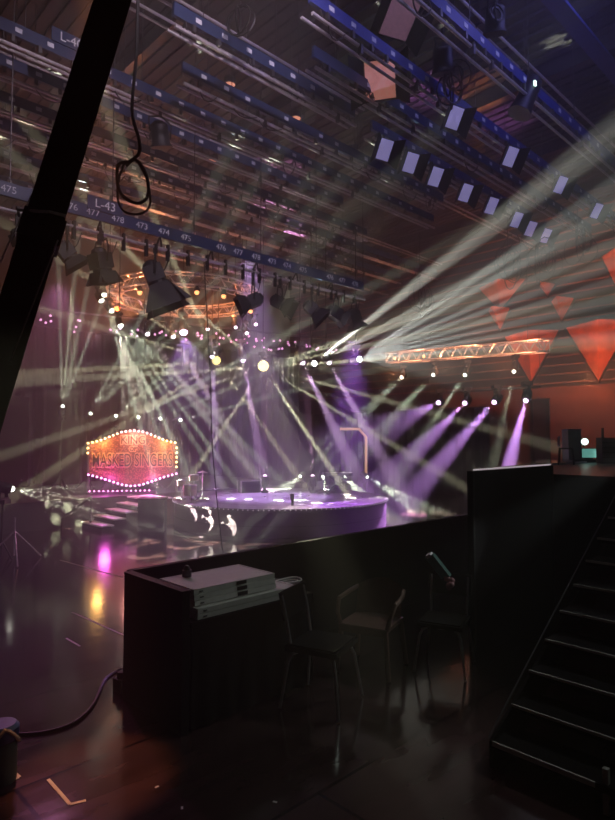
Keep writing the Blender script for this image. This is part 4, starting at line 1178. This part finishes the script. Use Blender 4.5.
# added fill spots, no fixtures: low batten, high plates, desk, open floor
wash((3.2, 3.2, 8.6), (5.2, 9.25, NZ), (.95, .72, .88), 760, 75, .08)
wash((4.0, 1.2, 8.8), (11, 7.5, 8.0), (.5, .45, 1), 420, 80, .08)
wash((8.5, 0.4, 7.8), (3.3, 3.15, .4), (.86, 1, .9), 330, 19, .06)
wash(onY(58, 282, NY - .2), onz(55, 690, 0), (.78, .26, .6), 210, 46, .08)
wash((6.9, 1.9, 2.05), onz(326, 690, 0) + UPZ * .25, (.92, 1, .97), 60, 15, .03)  # added spot with no lamp behind it, brightens the chrome chair legs
wash((8.5, 0.2, 7.8), (3.7, 1.5, .3), (.9, 1, .95), 260, 12, .08)  # added to brighten the tape on the lowest steps
wash((2.2, 5.2, 7.6), onz(92, 775, 0), (1, .36, .12), 1700, 8, .05)
wash((18.2, 7.2, 2.9), (20, 8.0, 2.2), (1, .34, .16), 70, 130)  # added to lift the brown lower wall
# orange and purple on the ceiling deck
a = onz(480, 92, ZC); wash(a + Vector((.2, .2, -1.5)), a, (1, .30, .10), 160, 60)
a = onz(425, 90, ZC); wash(a + Vector((0, 0, -1.5)), a, (.7, .25, .8), 110, 60)
a = onz(505, 118, ZC); wash(a + Vector((0, 0, -1.5)), a, (.7, .25, .8), 110, 60)

# ================================================================== separate pieces become separate parts
SPLIT = {'hanging_wire', 'bracket', 'socket_box', 'hanger', 'wire', 'post', 'batten_edge', 'brace', 'edge_strip', 'leg', 'stand_leg', 'cable', 'chord', 'horn', 'back_support', 'plug'}
def split_islands(o):
    me = o.data; n = len(me.vertices); par = list(range(n))
    def find(i):
        while par[i] != i: par[i] = par[par[i]]; i = par[i]
        return i
    for p in me.polygons:
        v0 = find(p.vertices[0])
        for v in p.vertices[1:]: par[find(v)] = v0
    groups = {}
    for p in me.polygons: groups.setdefault(find(p.vertices[0]), []).append(p)
    if len(groups) < 2: return
    base = o.name.split('.')[0]
    for gi, ps in enumerate(groups.values()):
        ids = sorted({v for p in ps for v in p.vertices}); ix = {v: i for i, v in enumerate(ids)}
        nm = bpy.data.meshes.new(base)
        nm.from_pydata([tuple(me.vertices[v].co) for v in ids], [], [[ix[v] for v in p.vertices] for p in ps]); nm.update()
        for m in me.materials: nm.materials.append(m)
        if ps[0].use_smooth:
            for p in nm.polygons: p.use_smooth = True
            try: nm.set_sharp_from_angle(angle=R(38))
            except Exception: pass
        if gi == 0: o.data = nm
        else: link(base, nm, o.parent)
for o in list(bpy.data.objects):
    if o.type == 'MESH' and o.parent and o.name.split('.')[0] in SPLIT and o.matrix_basis == Matrix.Identity(4): split_islands(o)
# a thing of one mesh is that mesh
for o in list(bpy.data.objects):
    if o.type == 'EMPTY' and len(o.children) == 1 and not o.children[0].children:
        c = o.children[0]
        if c.type != 'MESH': continue
        mb_ = o.matrix_basis.copy(); cb_ = c.matrix_basis.copy(); nm = o.name.split('.')[0]
        props = {k: o[k] for k in ('label', 'category', 'group', 'kind') if k in o}
        c.parent = None; bpy.data.objects.remove(o)
        c.matrix_basis = mb_ @ cb_; c.name = nm
        for k, v in props.items(): c[k] = v

# ================================================================== HAZE, WORLD, CAMERA
w = bpy.data.worlds.new('hall_air'); SC.world = w; w.use_nodes = True
n = w.node_tree.nodes; l = w.node_tree.links
n['Background'].inputs['Color'].default_value = (0, 0, 0, 1); n['Background'].inputs['Strength'].default_value = 0
vs_ = n.new('ShaderNodeVolumeScatter'); vs_.inputs['Density'].default_value = .028; vs_.inputs['Anisotropy'].default_value = .35
vs_.inputs['Color'].default_value = (1, 1, 1, 1)
l.new(vs_.outputs[0], n['World Output'].inputs['Volume'])

cam = bpy.data.cameras.new('camera'); co = bpy.data.objects.new('camera', cam); COL.objects.link(co)
cam.sensor_fit = 'VERTICAL'; cam.sensor_height = 36; cam.lens = 36 * FPX / 820
cam.clip_start = .05; cam.clip_end = 200
co.location = EYE
co.rotation_mode = 'QUATERNION'
co.rotation_quaternion = Matrix((RT, CU, -CF)).transposed().to_quaternion()
SC.camera = co
SC.view_settings.view_transform = 'Standard'; SC.view_settings.look = 'None'
SC.view_settings.exposure = 0.25; SC.view_settings.gamma = 1.0; SC.view_settings.use_curve_mapping = False
SC.cycles.use_denoising = True
SC.cycles.max_bounces = 5; SC.cycles.diffuse_bounces = 2; SC.cycles.glossy_bounces = 3; SC.cycles.volume_bounces = 0
SC.cycles.sample_clamp_indirect = 4.0
SC.cycles.use_light_tree = True
